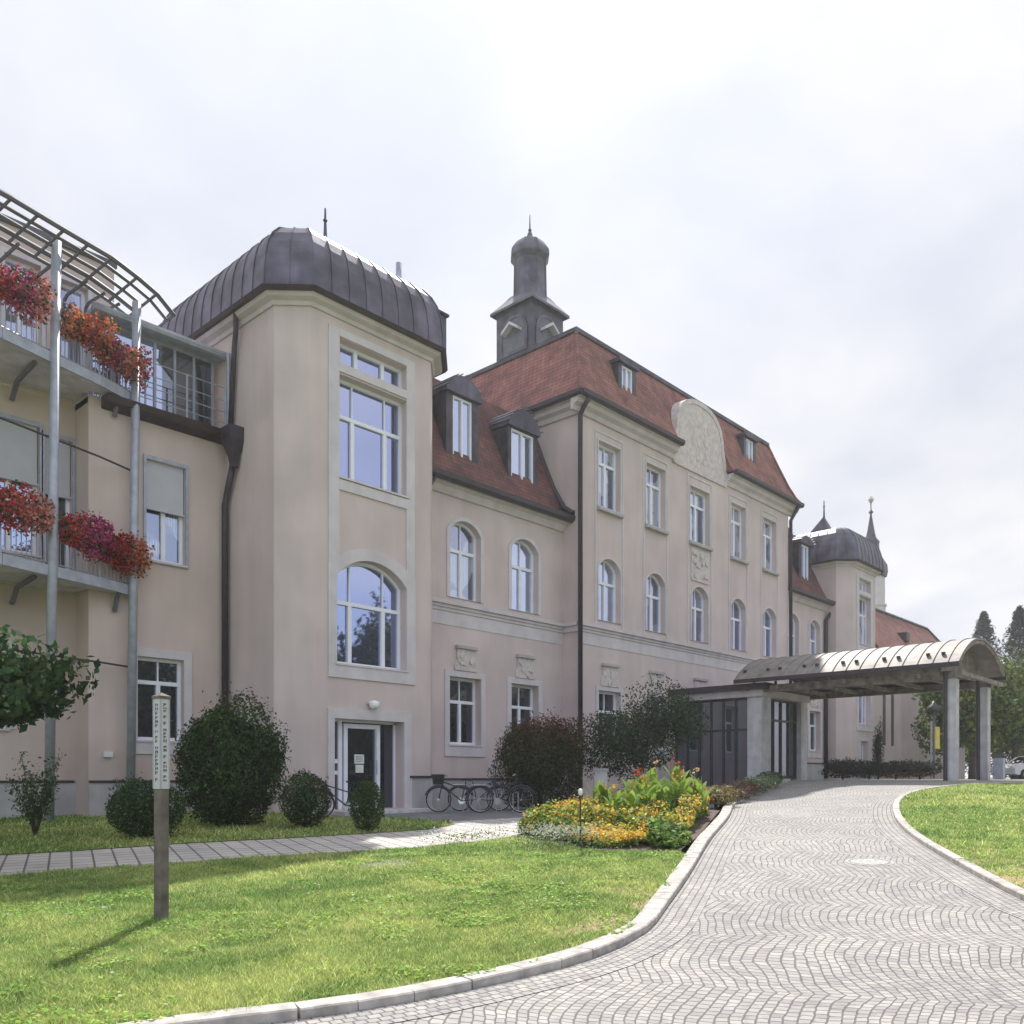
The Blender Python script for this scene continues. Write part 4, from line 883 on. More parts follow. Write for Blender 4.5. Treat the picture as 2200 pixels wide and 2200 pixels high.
# flower boxes hung on the railings
def flowerbox(a, b, z, label, mix):
    e = empty('flower_box', ((a[0]+b[0])/2, (a[1]+b[1])/2, z), label, 'flower box', 'flower boxes on the balcony railings'); c = ((a[0]+b[0])/2, (a[1]+b[1])/2)
    d = Vector((b[0]-a[0], b[1]-a[1])); L = d.length; d.normalize(); n = Vector((d.y, -d.x)); mb = MB()
    q = lambda s_, o: (d.x*s_+n.x*o, d.y*s_+n.y*o)
    mb.loft([[(*q(-L/2, .05), -.02), (*q(L/2, .05), -.02), (*q(L/2, .22), -.02), (*q(-L/2, .22), -.02)], [(*q(-L/2, .03), .17), (*q(L/2, .03), .17), (*q(L/2, .26), .17), (*q(-L/2, .26), .17)]])
    mb.build('trough', 'timber', e)
    nn = int(2300*L); s_ = rng.uniform(-L/2-.08, L/2+.08, nn); P0, N0 = cloud(nn, (0, 0, 0), (.1, .32, .44), 3, .25, .3); lm = 1+.22*np.sin(s_*4.1+z)
    P = np.stack([d.x*s_+n.x*(.18+P0[:, 1]*lm), d.y*s_+n.y*(.18+P0[:, 1]*lm), .06+P0[:, 2]*lm], 1)
    ncol = len(mix); idx = ((s_/L+.5)*ncol+rng.normal(0, .45, nn)).astype(int).clip(0, ncol-1); base = np.array(mix)[idx]
    cols = shade(nn, (1, 1, 1), .25)*base; lf = rng.uniform(size=nn) < .22; cols[lf] = shade(int(lf.sum()), (.05, .09, .02), .3)
    leaf_mesh('blossoms', P, N0, rng.uniform(.05, .1, nn), np.clip(cols, 0, 1), 'petal', e, aspect=.8)
RED, MAG, ORG, PNK = (.62, .08, .07), (.52, .06, .2), (.74, .27, .12), (.78, .32, .28)
def onp(x):
    return (x, float(np.interp(x, [p[0] for p in bpath], [p[1] for p in bpath])))
flowerbox(onp(-18.9), onp(-17.35), 12.05, 'pink and red geraniums in the upper balcony box left of the first post', [PNK, RED, MAG, PNK])
flowerbox(onp(-16.8), onp(-15.8), 11.95, 'orange and red flowers in the upper balcony box just right of the first post', [ORG, RED, ORG])
flowerbox(onp(-15.78), onp(-14.85), 11.75, 'magenta and orange flowers in the upper balcony box at the far corner', [MAG, PNK, ORG, RED])
flowerbox(onp(-18.8), onp(-17.3), 7.35, 'deep red geraniums in the lower balcony box left of the first post', [RED, RED, PNK])
flowerbox(onp(-16.85), onp(-15.85), 7.2, 'crimson and magenta flowers in the lower balcony box just right of the first post', [RED, MAG, MAG])
flowerbox(onp(-15.83), onp(-14.8), 7.05, 'dark red flowers in the lower balcony box at the far corner', [(.4, .02, .02), RED, ORG])

# ------------------------------------------------------------------ church beyond
H = empty('church', (36, 2, 1.6), 'distant church with red tiled nave roof, low apse and slender onion domed steeple', 'church')
def hp(mb, n, m, parent=None, sm=False):
    o = mb.build(n, m, None, sm)
    if parent: o.parent = parent
    else: o.parent = H; o.location = (-36, -2, -1.6)
    return o
mb = MB(); mb.box((28.2, 0, 1), (46, 5.5, 8.8)); hp(mb, 'nave_wall', 'stucco')
mb = MB(); rf = [(28.2, -.7, 8.7), (46.6, -.7, 8.7), (44.4, 2.2, 12.75), (28.2, 2.2, 12.75), (28.2, 6, 8.7), (46.6, 6, 8.7)]; mb.add(rf, [(0, 1, 2, 3), (3, 2, 5, 4), (1, 5, 2), (0, 3, 4)]); nr = hp(mb, 'nave_roof', 'tiles')
mb = MB(); mb.tube([rf[3], rf[2], rf[1]], .13, 6); mb.build('ridge', 'copper_dark', nr)
mb = MB()
for x in (35., 40.5): mb.box((x, .5, 10.6), (x+.6, 1.3, 11.2))
mb.build('roof_hatch', 'dark_metal', nr)
mb = MB(); mb.lathe((35.7, .3, 0), [(3.1, 1), (3.1, 7.5)], 12); ap_ = hp(mb, 'apse', 'stucco'); mb = MB(); mb.lathe((35.7, .3, 0), [(3.35, 7.5), (3.35, 7.75), (2.4, 8.5)], 12); mb.build('apse_roof', 'copper', ap_)
for u in (29.6, 31.): 
    mb = MB(); mb.poly(front(-.004), arch(u-.25, u+.25, 3.6, 6.6, .25), 0); hp(mb, 'window', 'glass_dark')
sc_ = (56.7, 10.9)
mb = MB(); mb.lathe((*sc_, 0), [(1.25, 1), (1.25, 17.2), (1.35, 17.3), (1.35, 17.5), (1.2, 17.55), (1.2, 20.)], 8, .5); st = hp(mb, 'steeple_wall', 'trim')
mb = MB(); mb.lathe((*sc_, 0), [(1.35, 20.), (1.45, 20.5), (1.4, 21.1), (1.05, 21.7), (.75, 22.2), (.7, 23.), (.75, 23.3), (.45, 23.7), (.3, 24.4), (.14, 25.4), (.06, 25.9)], 8, .5)
mb.lathe((*sc_, 26.05), [(.05, -.25), (.22, 0), (.05, .25)], 8); mb.tube([(*sc_, 26.), (*sc_, 27.5)], .05, 5); mb.build('onion_dome', 'copper_dark', st)
mb = MB(); mb.box((sc_[0]-.35, sc_[1]-.03, 27.15), (sc_[0]+.35, sc_[1]+.03, 27.22)); mb.lathe((sc_[0], sc_[1], 27.18), [(.1, -.3), (.28, 0), (.1, .3)], 8); mb.build('weather_vane', 'chrome', st)

# ------------------------------------------------------------------ trees, shrubs, beds
def limbtree(name, x, y, h0, cr, zc, n, size, base, label, seed=3, trunk_r=.09, cat='tree', nc=9, second=None, tx=0.):
    z = g1(x, y); e = empty(name, (0, 0, 0), label, cat); r = random.Random(seed); mb = MB()
    mb.tube([(x+tx, y, z-.1), (x+tx*.6, y, z+h0*.5), (x, y, z+h0)], [trunk_r*1.2, trunk_r, trunk_r*.75], 8); Ps, Ns = [], []
    for k in range(nc):
        a = 2*math.pi*k/nc+r.uniform(-.3, .3); rad = r.uniform(.3, .75); dz = r.uniform(-.6, .75); q = (x+cr[0]*rad*math.cos(a), y+cr[1]*rad*math.sin(a), z+zc+cr[2]*dz*.75)
        mb.tube([(x, y, z+h0*r.uniform(.7, 1)), ((x+q[0])/2, (y+q[1])/2, (z+h0+q[2])/2+.1), q], [trunk_r*.55, trunk_r*.3, .012], 5)
        s_ = r.uniform(.38, .6); P, Nn = cloud(n//nc, q, (cr[0]*s_, cr[1]*s_, cr[2]*s_*.95), seed+k, .25, .35); Ps.append(P); Ns.append(Nn)
    mb.build('trunk', 'bark', e, True); P = np.concatenate(Ps); Nn = np.concatenate(Ns); c = shade(len(P), base, .33, P)
    if second is not None: k = rng.uniform(size=len(P)) < second[1]; c[k] = shade(int(k.sum()), second[0], .3)
    leaf_mesh('crown', P, Nn, rng.uniform(.6, 1.25, len(P))*size, c, parent=e, aspect=.62, droop=.4); return e
DG = (.035, .062, .022)
limbtree('small_tree', -20.8, -5.5, 1.7, (1.5, 1.5, .8), 2.42, 9500, .15, (.045, .085, .03), 'dark green round crowned young tree at the left edge in front of the balconies', 5)
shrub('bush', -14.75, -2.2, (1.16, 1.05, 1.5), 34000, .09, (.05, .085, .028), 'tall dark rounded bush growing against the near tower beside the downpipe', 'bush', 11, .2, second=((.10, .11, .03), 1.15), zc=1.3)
shrub('bush', -17.16, -3.4, (.68, .68, .54), 8000, .055, (.05, .09, .032), 'low clipped ball shaped bush behind the inscribed post', 'bush', 12, .05, aspect=.6)
shrub('bush', -13.9, -3.7, (.52, .5, .6), 7500, .055, (.045, .08, .026), 'dark round bush between the tall bush and the bicycle by the door', 'bush', 13, .08)
shrub('bush', -13.4, -5.15, (.36, .36, .52), 5000, .05, (.055, .09, .028), 'small barrel shaped bush standing in front of the glass door', 'bush', 14, .06)
shrub('maple_bush', -5.55, -2.95, (1.5, 1.4, 1.5), 36000, .08, (.055, .065, .026), 'large dark bush with reddish brown tips beside the bicycles', 'bush', 15, .16, second=((.13, .045, .035), .7), zc=1.2)
limbtree('slender_tree', -1.75, -3.9, 1.3, (2.1, 1.9, 1.5), 2.05, 19000, .085, (.06, .085, .045), 'thin leaved grey green small tree in front of the glazed porch wall', 21, .05, nc=11)
for (x, y, r_, h, n, lab, sd_) in ((-18.45, -1.6, .55, .95, 1700, 'open leafy young shrub left of the clipped ball bush', 31), (-15.9, .2, .3, .62, 800, 'thin small shrub by the wall behind the ball bush', 32)):
    z = g1(x, y); e = empty('young_shrub', (0, 0, 0), lab, 'shrub'); mb = MB(); Ps = []; rr_ = random.Random(sd_)
    for k in range(13):
        a = rr_.uniform(0, 6.28); t = rr_.uniform(.3, 1)*r_; q = Vector((x+t*math.cos(a), y+t*math.sin(a), z+h*rr_.uniform(1.0, 1.75))); mb.tube([(x, y, z-.05), (x+(q.x-x)*.35, y+(q.y-y)*.35, z+h*.5), q], [.018, .012, .004], 5)
        for f in np.linspace(.3, 1, n//13): p = Vector((x, y, z)).lerp(q, f); Ps.append((p.x+rr_.gauss(0, .07), p.y+rr_.gauss(0, .07), p.z+rr_.gauss(0, .05)))
    mb.build('stem', 'bark', e, True); P = np.array(Ps); leaf_mesh('foliage', P, unit(len(P)), rng.uniform(.04, .09, len(P)), shade(len(P), (.07, .115, .04), .3), parent=e)
# far trees at the right
def conifer(x, y, h, r, label):
    z = g1(x, y); e = empty('fir_tree', (0, 0, 0), label, 'tree', None); mb = MB(); mb.tube([(x, y, z-.2), (x, y, z+h)], [r*.08, .03], 6); mb.build('trunk', 'bark', e)
    n = 7000; f = rng.uniform(0, 1, n)**.8; tier = np.floor(f*18)/18; loc = f*18-np.floor(f*18); a = rng.uniform(0, 6.28, n); arm = np.abs(np.sin(a*3.5+f*57)); rad = r*(1-f)**.7*(.35+.65*arm)*rng.uniform(.05, 1, n)**.5*(1-.35*loc)+.12
    P = np.stack([x+rad*np.cos(a), y+rad*np.sin(a), z+.08*h+f*h*.92-rad*.42+rng.normal(0, .12, n)], 1); Nn = unit(n)*.6+np.array([0, 0, 1.]); Nn /= np.linalg.norm(Nn, axis=1)[:, None]
    leaf_mesh('crown', P, Nn, rng.uniform(.25, .6, n), shade(n, (.035, .06, .05), .35), parent=e, aspect=.4, droop=.3)
def camxy(x, D): u = (x-966)/1640.54; return (CX+D*(.7326+u*.6806), CY+D*(.6806-u*.7326))
conifer(*camxy(1856, 95), 18.2, 6.2, 'dark pointed fir rising behind the end of the canopy roof'); conifer(*camxy(1924, 85), 16.8, 6.0, 'dark pointed fir at the right edge of the view')
def bigtree(px, D, w_, h, base, label, seed, n=9000, size=.3):
    x, y = camxy(px, D); limbtree('leafy_tree', x, y, h*.35, (w_, w_, h*.42), h*.55, n, size, base, label, seed, .22, nc=14, second=((.17, .19, .05), .3))
bigtree(1836, 48, 2.6, 7.0, (.13, .18, .05), 'yellow green tree seen between the two canopy columns', 41)
bigtree(1915, 56, 3.3, 8.6, (.14, .19, .055), 'light green broad tree above the parked cars at the right edge', 42)
bigtree(1880, 76, 4.0, 9.0, (.06, .09, .03), 'darker green tree behind the light green ones beyond the canopy', 43)
bigtree(1985, 72, 4.5, 12, (.05, .08, .025), 'tall green tree just at the right border', 44)
bigtree(1790, 90, 3.4, 6.2, (.05, .08, .03), 'small green tree glimpsed left of the near canopy column', 45)
for (px, D, r_, h, base, lab) in ((1590, 42, 1.1, .85, (.05, .045, .045), 'low dark purplish hedge bush right of the porch'), (1640, 43, 1.2, .8, (.045, .05, .035), 'low dark hedge bush under the far tower window'), (1690, 44, 1.2, .85, (.05, .055, .04), 'low grey green hedge bush before the church apse'), (1735, 44, 1.2, .85, (.045, .055, .04), 'low hedge bush just left of the canopy column')):
    x, y = camxy(px, D); shrub('hedge_bush', x, y, (r_, r_, h*.6), 2600, .12, base, lab, 'bush', int(px), .2)
x, y = camxy(1657, 42); z = g1(x, y); shrub('column_shrub', x, y, (.3, .3, 1.45), 1800, .09, (.035, .06, .03), 'narrow upright evergreen shrub beside the far tower', 'shrub', 51)
# bed with marigolds and cannas
bed = [(-12.52, -8.47), (-13.42, -10.74), (-12.75, -12.1), (-11.18, -11.5), (-9.79, -10.85), (-8.2, -10.1), (-7.0, -9.55), (-7.2, -8.4), (-9.6, -7.3), (-11.3, -7.5)]
draped('flower_bed_soil', bed, .015, 'soil', .6)
from mathutils.geometry import intersect_point_tri_2d
def inpoly(P, poly):
    x, y = P[:, 0], P[:, 1]; ins = np.zeros(len(P), bool); j = len(poly)-1
    for i in range(len(poly)):
        xi, yi = poly[i]; xj, yj = poly[j]; c = ((yi > y) != (yj > y)) & (x < (xj-xi)*(y-yi)/(yj-yi+1e-12)+xi); ins ^= c; j = i
    return ins
def fill(poly, n):
    p = np.array(poly); lo, hi = p.min(0), p.max(0); out_ = np.zeros((0, 2))
    while len(out_) < n:
        q = rng.uniform(lo, hi, (n*2, 2)); out_ = np.concatenate([out_, q[inpoly(q, poly)]])
    return out_[:n]
q = fill(bed, 46000); edge = dsegs(q, [bed[1], bed[2], bed[3]])
vb_ = vnoise(q, 1.6, 7); inn = dsegs(q, bed+[bed[0]]); keepb = (inn > .28*vnoise(q, 2.2, 12)) & (vnoise(q, 2.8, 13) > .2); q = q[keepb]; edge = edge[keepb]; inn = inn[keepb]; vb_ = vb_[keepb]; mound = (.07+.33*np.clip(edge/1.4, 0, 1)*(.35+1.0*vb_)+.16*vnoise(q, 4.5, 8))*np.clip(inn/.35+.35, 0, 1); hgt = mound*rng.uniform(.1, 1, len(q))**.5
tall = rng.uniform(size=len(q)) < .06; hgt = np.where(tall, hgt+.1, hgt); P = np.stack([q[:, 0], q[:, 1], gz(q[:, 0], q[:, 1])+hgt], 1); isf = (hgt > mound*.58) & (rng.uniform(size=len(q)) < .3+.85*vnoise(q, 1.5, 9)) & (edge > .45+.3*np.sin(q[:, 0]*3))
c = shade(len(P), (.14, .22, .05), .4); c[isf] = shade(int(isf.sum()), (.72, .36, .05), .25, hue=.12); yl = isf & (rng.uniform(size=len(q)) < .5); c[yl] = shade(int(yl.sum()), (.76, .66, .13), .2, hue=.1)
Nn = unit(len(P))*.7+np.array([0, 0, .7]); Nn /= np.linalg.norm(Nn, axis=1)[:, None]
tag(leaf_mesh('marigold_flowers', P, Nn, np.where(isf, rng.uniform(.035, .065, len(P)), rng.uniform(.06, .11, len(P))), np.clip(c, 0, 1), 'petal', aspect=.8), 'mass of orange and yellow bedding flowers in the bed beside the cobbled drive', 'flowers', kind='stuff')
def canna(x, y, h, fc, label, seed):
    z = g1(x, y); e = empty('canna_plant', (0, 0, 0), label, 'flower', 'tall leafy plants in the bed'); r = random.Random(seed); mb = MB(); fs = []; st_ = MB()
    for s_ in range(5):
        bx_, by_ = x+r.uniform(-.22, .22), y+r.uniform(-.22, .22); hh_ = h*r.uniform(.8, 1.1); st_.tube([(bx_, by_, z), (bx_, by_, z+hh_)], [.015, .008], 5); fs.append((bx_, by_, z+hh_))
        for k in range(7):
            a = r.uniform(0, 6.28); zb = z+hh_*(.05+.1*k); L = r.uniform(.32, .5); w_ = r.uniform(.06, .1); dx, dy = math.cos(a), math.sin(a)
            ps = [Vector((bx_+dx*L*f*.6, by_+dy*L*f*.6, zb+L*(f*1.1-.35*f*f))) for f in (0, .33, .66, 1)]; ww = [.01, w_, w_*.8, .004]; sdv = Vector((-dy, dx, 0)); o = len(mb.v)
            for p, w2 in zip(ps, ww): mb.v += [tuple(p-sdv*w2), tuple(p+sdv*w2)]
            mb.f += [(o+2*i, o+2*i+1, o+2*i+3, o+2*i+2) for i in range(3)]
    o = mb.build('leaves', 'canna_leaf', e, True); st_.build('stem', 'canna_leaf', e)
    P = np.array([(f[0]+r.gauss(0, .05), f[1]+r.gauss(0, .05), f[2]+r.uniform(-.1, .12)) for f in fs[:2] for _ in range(9)]); leaf_mesh('blossoms', P, unit(len(P)), .07, np.clip(shade(len(P), fc, .25), 0, 1), 'petal', e, .8)
mat('canna_leaf', (.24, .36, .06), .5, var=.15, scale=5, trans=.4)
for i, (x, y, h, fc, lab) in enumerate((
    (-9.9, -8.6, .85, (.5, .3, .15), 'bright leafy plant with pale orange blossom at the left end of the clump'), (-9.3, -9.0, 1.0, (.45, .06, .05), 'tall bright green plant with dark red flower head left of the middle of the clump'),
    (-8.7, -8.7, 1.05, (.6, .38, .25), 'tall leafy plant with pale salmon flower at the back of the clump'), (-9.1, -9.8, .9, (.55, .22, .1), 'leafy plant with orange red flower in front of the tall red one'),
    (-8.3, -9.4, 1.15, (.45, .07, .08), 'tallest leafy plant with deep red flower at the right end of the clump'), (-9.8, -9.4, .8, (.5, .3, .05), 'low bright green plant at the front left of the clump'),
    (-8.6, -9.9, .85, (.6, .4, .2), 'leafy plant with peach coloured flower beside the kerb'), (-10.3, -9.3, .65, (.5, .35, .05), 'shortest bright green leafy plant among the orange flowers'))): canna(x, y, h, fc, lab, 60+i)
# planting strip along the drive up to the porch
for i, (f, base, lab) in enumerate(((.05, (.26, .22, .10), 'yellowish border plant at the near end of the strip beside the drive'), (.2, (.16, .12, .09), 'brownish border plant second from the flower bed'), (.36, (.18, .09, .08), 'reddish brown border plant in the middle of the strip'), (.52, (.17, .19, .12), 'grey green border plant just past the reddish one'), (.66, (.24, .30, .17), 'pale green border plant with light leaves'), (.8, (.18, .24, .12), 'green border plant near the porch pillar'), (.93, (.10, .13, .08), 'dark low border plant at the far end of the strip'))):
    x = -6.3+f*(4.6+6.3); y = -9.05+f*(-5.2+9.05)+.12; shrub('border_plant', x, y, (.85, .5, .26), 2200, .075, base, lab, 'plant', 80+i, .25, 'border plants along the drive')
# ornamental white flowers
def patch(c, r, n, h, lab, cols, cat='flowers'):
    q = rng.normal(size=(n, 2))*np.array(r)*.5+np.array(c); hg = rng.uniform(.05, 1, n)*h; P = np.stack([q[:, 0], q[:, 1], gz(q[:, 0], q[:, 1])+hg], 1); k = hg > h*.6
    cc_ = shade(n, cols[0], .25); cc_[k] = shade(int(k.sum()), cols[1], .12, hue=.03)
    tag(leaf_mesh('wild_flowers', P, unit(n), rng.uniform(.025, .05, n), np.clip(cc_, 0, 1), 'petal', aspect=.6), lab, cat, kind='stuff')
patch((-13.2, -7.9), (1.0, .5), 700, .22, 'scattered small white flowers at the edge of the path', ((.14, .2, .07), (.7, .7, .65)))
x_, y_ = camxy(1700, 42.5); patch((x_, y_), (1.8, 1.2), 500, .3, 'low strip of orange flowers before the church apse', ((.12, .12, .05), (.6, .16, .05)))
patch((-13.45, -10.2), (.5, .9), 1900, .38, 'pale silvery flowers around the thin bollard at the front of the bed', ((.18, .24, .12), (.5, .52, .42)))
# grass blades
def blades(poly, n, hmean, wd, name, lab, dry=None, power=2.):
    q = fill(poly, n); D = (q[:, 0]-CX)*.7326+(q[:, 1]-CY)*.6806; keep = rng.uniform(size=len(q)) < np.clip((7.5/np.maximum(D, 4))**power, .02, 1); q = q[keep]; D = D[keep]
    ds = None
    if dry is not None: dd = dsegs(q, dry[0]); dv = np.clip(1.3-dd/1.1, 0, 1)*np.clip(1.3-np.abs(D-dry[1])/2.6, 0, 1)*np.clip(vnoise(q, 2.6, 4)*2-.1, 0, 1); k = (rng.uniform(size=len(q)) > dv*.9) & (dd > dry[2]); q = q[k]; D = D[k]
    n = len(q); z = gz(q[:, 0], q[:, 1]); a = rng.uniform(0, 6.283, n); h = hmean*np.exp(rng.normal(0, .35, n))*(.55+.9*vnoise(q, 2.3, 5)); sc_l = np.maximum(1, D/8.); ww = wd*sc_l*rng.uniform(.7, 1.3, n)
    dx, dy = np.cos(a)*ww, np.sin(a)*ww; lean = rng.normal(0, .8, (n, 2))*h[:, None]
    V = np.stack([np.stack([q[:, 0]-dx, q[:, 1]-dy, z-.01], 1), np.stack([q[:, 0]+dx, q[:, 1]+dy, z-.01], 1), np.stack([q[:, 0]+lean[:, 0], q[:, 1]+lean[:, 1], z+h], 1)], 1).reshape(-1, 3)
    me = bpy.data.meshes.new(name); me.vertices.add(3*n); me.vertices.foreach_set('co', V.ravel()); me.loops.add(3*n); me.loops.foreach_set('vertex_index', np.arange(3*n)); me.polygons.add(n); me.polygons.foreach_set('loop_start', np.arange(n)*3); me.polygons.foreach_set('loop_total', np.full(n, 3)); me.update(calc_edges=True)
    big = (vnoise(q, .9, 1)+.7*vnoise(q, 3.1, 2)+.5*vnoise(q, 9., 3))/2.2; big = np.clip((big-.5)*2.2+.5, 0, 1)[:, None]
    base = np.array((.19, .31, .09))[None]*(1-big)+np.array((.50, .57, .20))[None]*big
    c = base*np.exp(rng.normal(0, .45, n))[:, None]; st_ = rng.uniform(size=n) < .05; c[st_] = np.array((.7, .62, .38))
    set_col(me, np.clip(c, 0, 1)); me.materials.append(M['grass_blade']); o = bpy.data.objects.new(name, me); COL.objects.link(o); tag(o, lab, 'grass', kind='stuff')
visA = [p for p in lawnA if p[0] > -24.5]; visA = [(-23.9, -6.0)]+[p for p in visA]
blades(lawnA, 2300000, .034, .0045, 'grass', 'short sunlit green grass on the front lawn left of the cobbled drive', (KL, 9.3, .10))
blades(lawnB, 120000, .05, .006, 'grass', 'shaded green grass strip between the path and the left building', power=1.)
visC = [p for p in lawnC if p[1] > -20]
blades(visC, 1200000, .036, .005, 'grass', 'sunlit green grass on the lawn right of the cobbled drive', (KR, 10.8, .08))

def weeds(poly, n, lab):
    q = fill(poly, n*4); q = q[(vnoise(q, 1.1, 21)*vnoise(q, 4.2, 22) > .36)][:n]; D = (q[:, 0]-CX)*.7326+(q[:, 1]-CY)*.6806; k = (D > 4.5) & (D < 18); q = q[k]; n = len(q)
    P = np.stack([q[:, 0], q[:, 1], gz(q[:, 0], q[:, 1])+rng.uniform(.025, .055, n)], 1); Nn = unit(n)*.45+np.array([0, 0, 1.]); Nn /= np.linalg.norm(Nn, axis=1)[:, None]
    c = shade(n, (.34, .50, .13), .3); d = rng.uniform(size=n) < .02; c[d] = (.8, .8, .74); b_ = rng.uniform(size=n) < .015; c[b_] = (.3, .2, .1)
    tag(leaf_mesh('clover', P, Nn, rng.uniform(.02, .05, n), np.clip(c, 0, 1), 'grass_blade', aspect=.8), lab, 'clover', kind='stuff')
weeds(lawnA, 26000, 'bright clover and broad leaved weeds scattered through the front lawn'); weeds(visC, 9000, 'clover and weeds scattered through the lawn right of the drive')
# ------------------------------------------------------------------ small things
# inscribed square post on the lawn
px_, py_ = -20.13, -10.36; zb = g1(px_, py_)
e = empty('inscribed_post', (px_, py_, zb), 'square grey wooden post with white inscribed plates around its upper half standing on the lawn', 'post', rz=R(14)); 
mb = MB(); mb.box((-.052, -.052, -.1), (.052, .052, 1.38)); mb.build('shaft', 'post_wood', e)
mb = MB(); mb.box((-.058, -.058, 1.381), (.058, .058, 2.33)); up = mb.build('plate', 'plate', e)
mb = MB(); mb.add([(-.068, -.068, 2.331), (.068, -.068, 2.331), (.068, .068, 2.331), (-.068, .068, 2.331), (-.068, -.068, 2.36), (.068, -.068, 2.36), (.068, .068, 2.36), (-.068, .068, 2.36), (0, 0, 2.4)], [(0, 1, 5, 4), (1, 2, 6, 5), (2, 3, 7, 6), (3, 0, 4, 7), (4, 5, 8), (5, 6, 8), (6, 7, 8), (7, 4, 8), (3, 2, 1, 0)]); mb.build('cap', 'post_wood', e)
mb = MB(); rr_ = random.Random(3)
for F in (Fr((0, -.0585), (1, 0), (0, -1)), Fr((-.0585, 0), (0, -1), (-1, 0)), Fr((.0585, 0), (0, 1), (1, 0))):
    v = 1.46
    while v < 2.26:      # worn vertical lettering, too small to read
        L = rr_.choice((.022, .03, .036)); k = rr_.random()
        mb.fbox(F, -.022, -.009, v, v+L, 0, .002)
        if k < .7: mb.fbox(F, .005, .018, v+.004, v+L*.9, 0, .002)
        if k > .3: mb.fbox(F, -.01, .012, v+L*.42, v+L*.42+.007, 0, .0015)
        if k > .6: mb.fbox(F, -.01, .012, v+L-.007, v+L, 0, .0015)
        v += L+rr_.choice((.009, .011, .012, .035))
lt_ = mb.build('lettering', 'ink', up)
mb = MB()
for a_ in (-.058, .05):
    for b_ in (-.058, .05): mb.box((a_-.003, b_-.003, 1.385), (a_+.011, b_+.011, 2.328))
mb.build('corner_strip', 'steel', up)
x, y = camxy(1134, 24.2); z = g1(x, y); e = empty('stone_pillar', (x, y, z), 'waist high grey stone pillar behind the orange flowers beside the dark bush', 'pillar', rz=R(20)); mb = MB(); mb.box((-.14, -.14, -.1), (.14, .14, .98)); mb.build('shaft', 'concrete', e); mb = MB(); mb.box((-.17, -.17, .981), (.17, .17, 1.04)); mb.build('cap', 'plinth', e)
# thin bollard light
x, y = -13.34, -10.62; zb = g1(x, y); e = empty('garden_light', (x, y, zb), 'thin dark rod with small pale lamp head at the front corner of the flower bed', 'garden light')
mb = MB(); mb.tube([(0, 0, -.05), (0, 0, .88)], .014, 8); mb.build('rod', 'dark_metal', e); mb = MB(); mb.lathe((0, 0, .92), [(.02, -.05), (.035, -.03), (.04, .02), (.03, .05), (.01, .06)], 10); mb.build('lamp_head', 'lamp_glass', e, True)
# manhole covers
def manhole(x, y, r, lab, dz=.012, m='concrete'):
    z = g1(x, y)+dz; mb = MB(); mb.lathe((x, y, z), [(r, -.002), (r, .0), (r*.86, .002), (r*.84, -.008), (r*.8, -.008), (r*.78, .003)], 24)
    mb.v = [(a, b, c-g1(x, y)+g1(a, b)) for a, b, c in mb.v]; tag(mb.build('manhole_cover', m), lab, 'manhole')
manhole(-16.2, -9.3, .42, 'round pale concrete manhole cover lying in the left lawn', .012, 'forecourt'); manhole(-11.75, -14.62, .33, 'round dark rimmed manhole cover set in the cobbled drive', -.046, 'cobble_iron')
# bin beside the right canopy column
x, y = 6.0+3.2, -11.2; e = empty('litter_bin', (x, y, 1.6), 'small grey litter bin beside the right canopy column', 'bin'); mb = MB(); mb.box((-.16, -.16, 0), (.16, .16, .72)); mb.build('bin_body', 'steel', e); mb = MB(); mb.box((-.2, -.2, .80), (.2, .2, .86)); mb.box((-.15, -.15, .72), (-.12, .15, .8)); mb.box((.12, -.15, .72), (.15, .15, .8)); mb.build('lid', 'steel_dark', e)
# yellow sign among the trees beyond
x, y = camxy(1757, 44); e = empty('yellow_sign', (x, y, 1.6), 'yellow sign board on a post seen beyond the left canopy column', 'sign'); mb = MB(); mb.tube([(0, 0, 0), (0, 0, 2.9)], .05, 6); mb.build('post', 'steel', e); mb = MB(); mb.box((-.3, -.32, 1.5), (.3, -.26, 2.6)); mb.build('board', 'yellow', e)
x, y = camxy(1762, 46); e = empty('lamp_post', (x, y, 1.6), 'dark hooded lamp on a post seen beside the church apse', 'street lamp'); mb = MB(); mb.tube([(0, 0, 0), (0, 0, 4.)], .06, 6); mb.build('post', 'steel_dark', e); mb = MB(); mb.lathe((0, 0, 3.5), [(.28, 0), (.42, .05), (.3, .3), (.12, .45), (.05, .6)], 10); mb.build('lamp_hood', 'dark_metal', e, True)
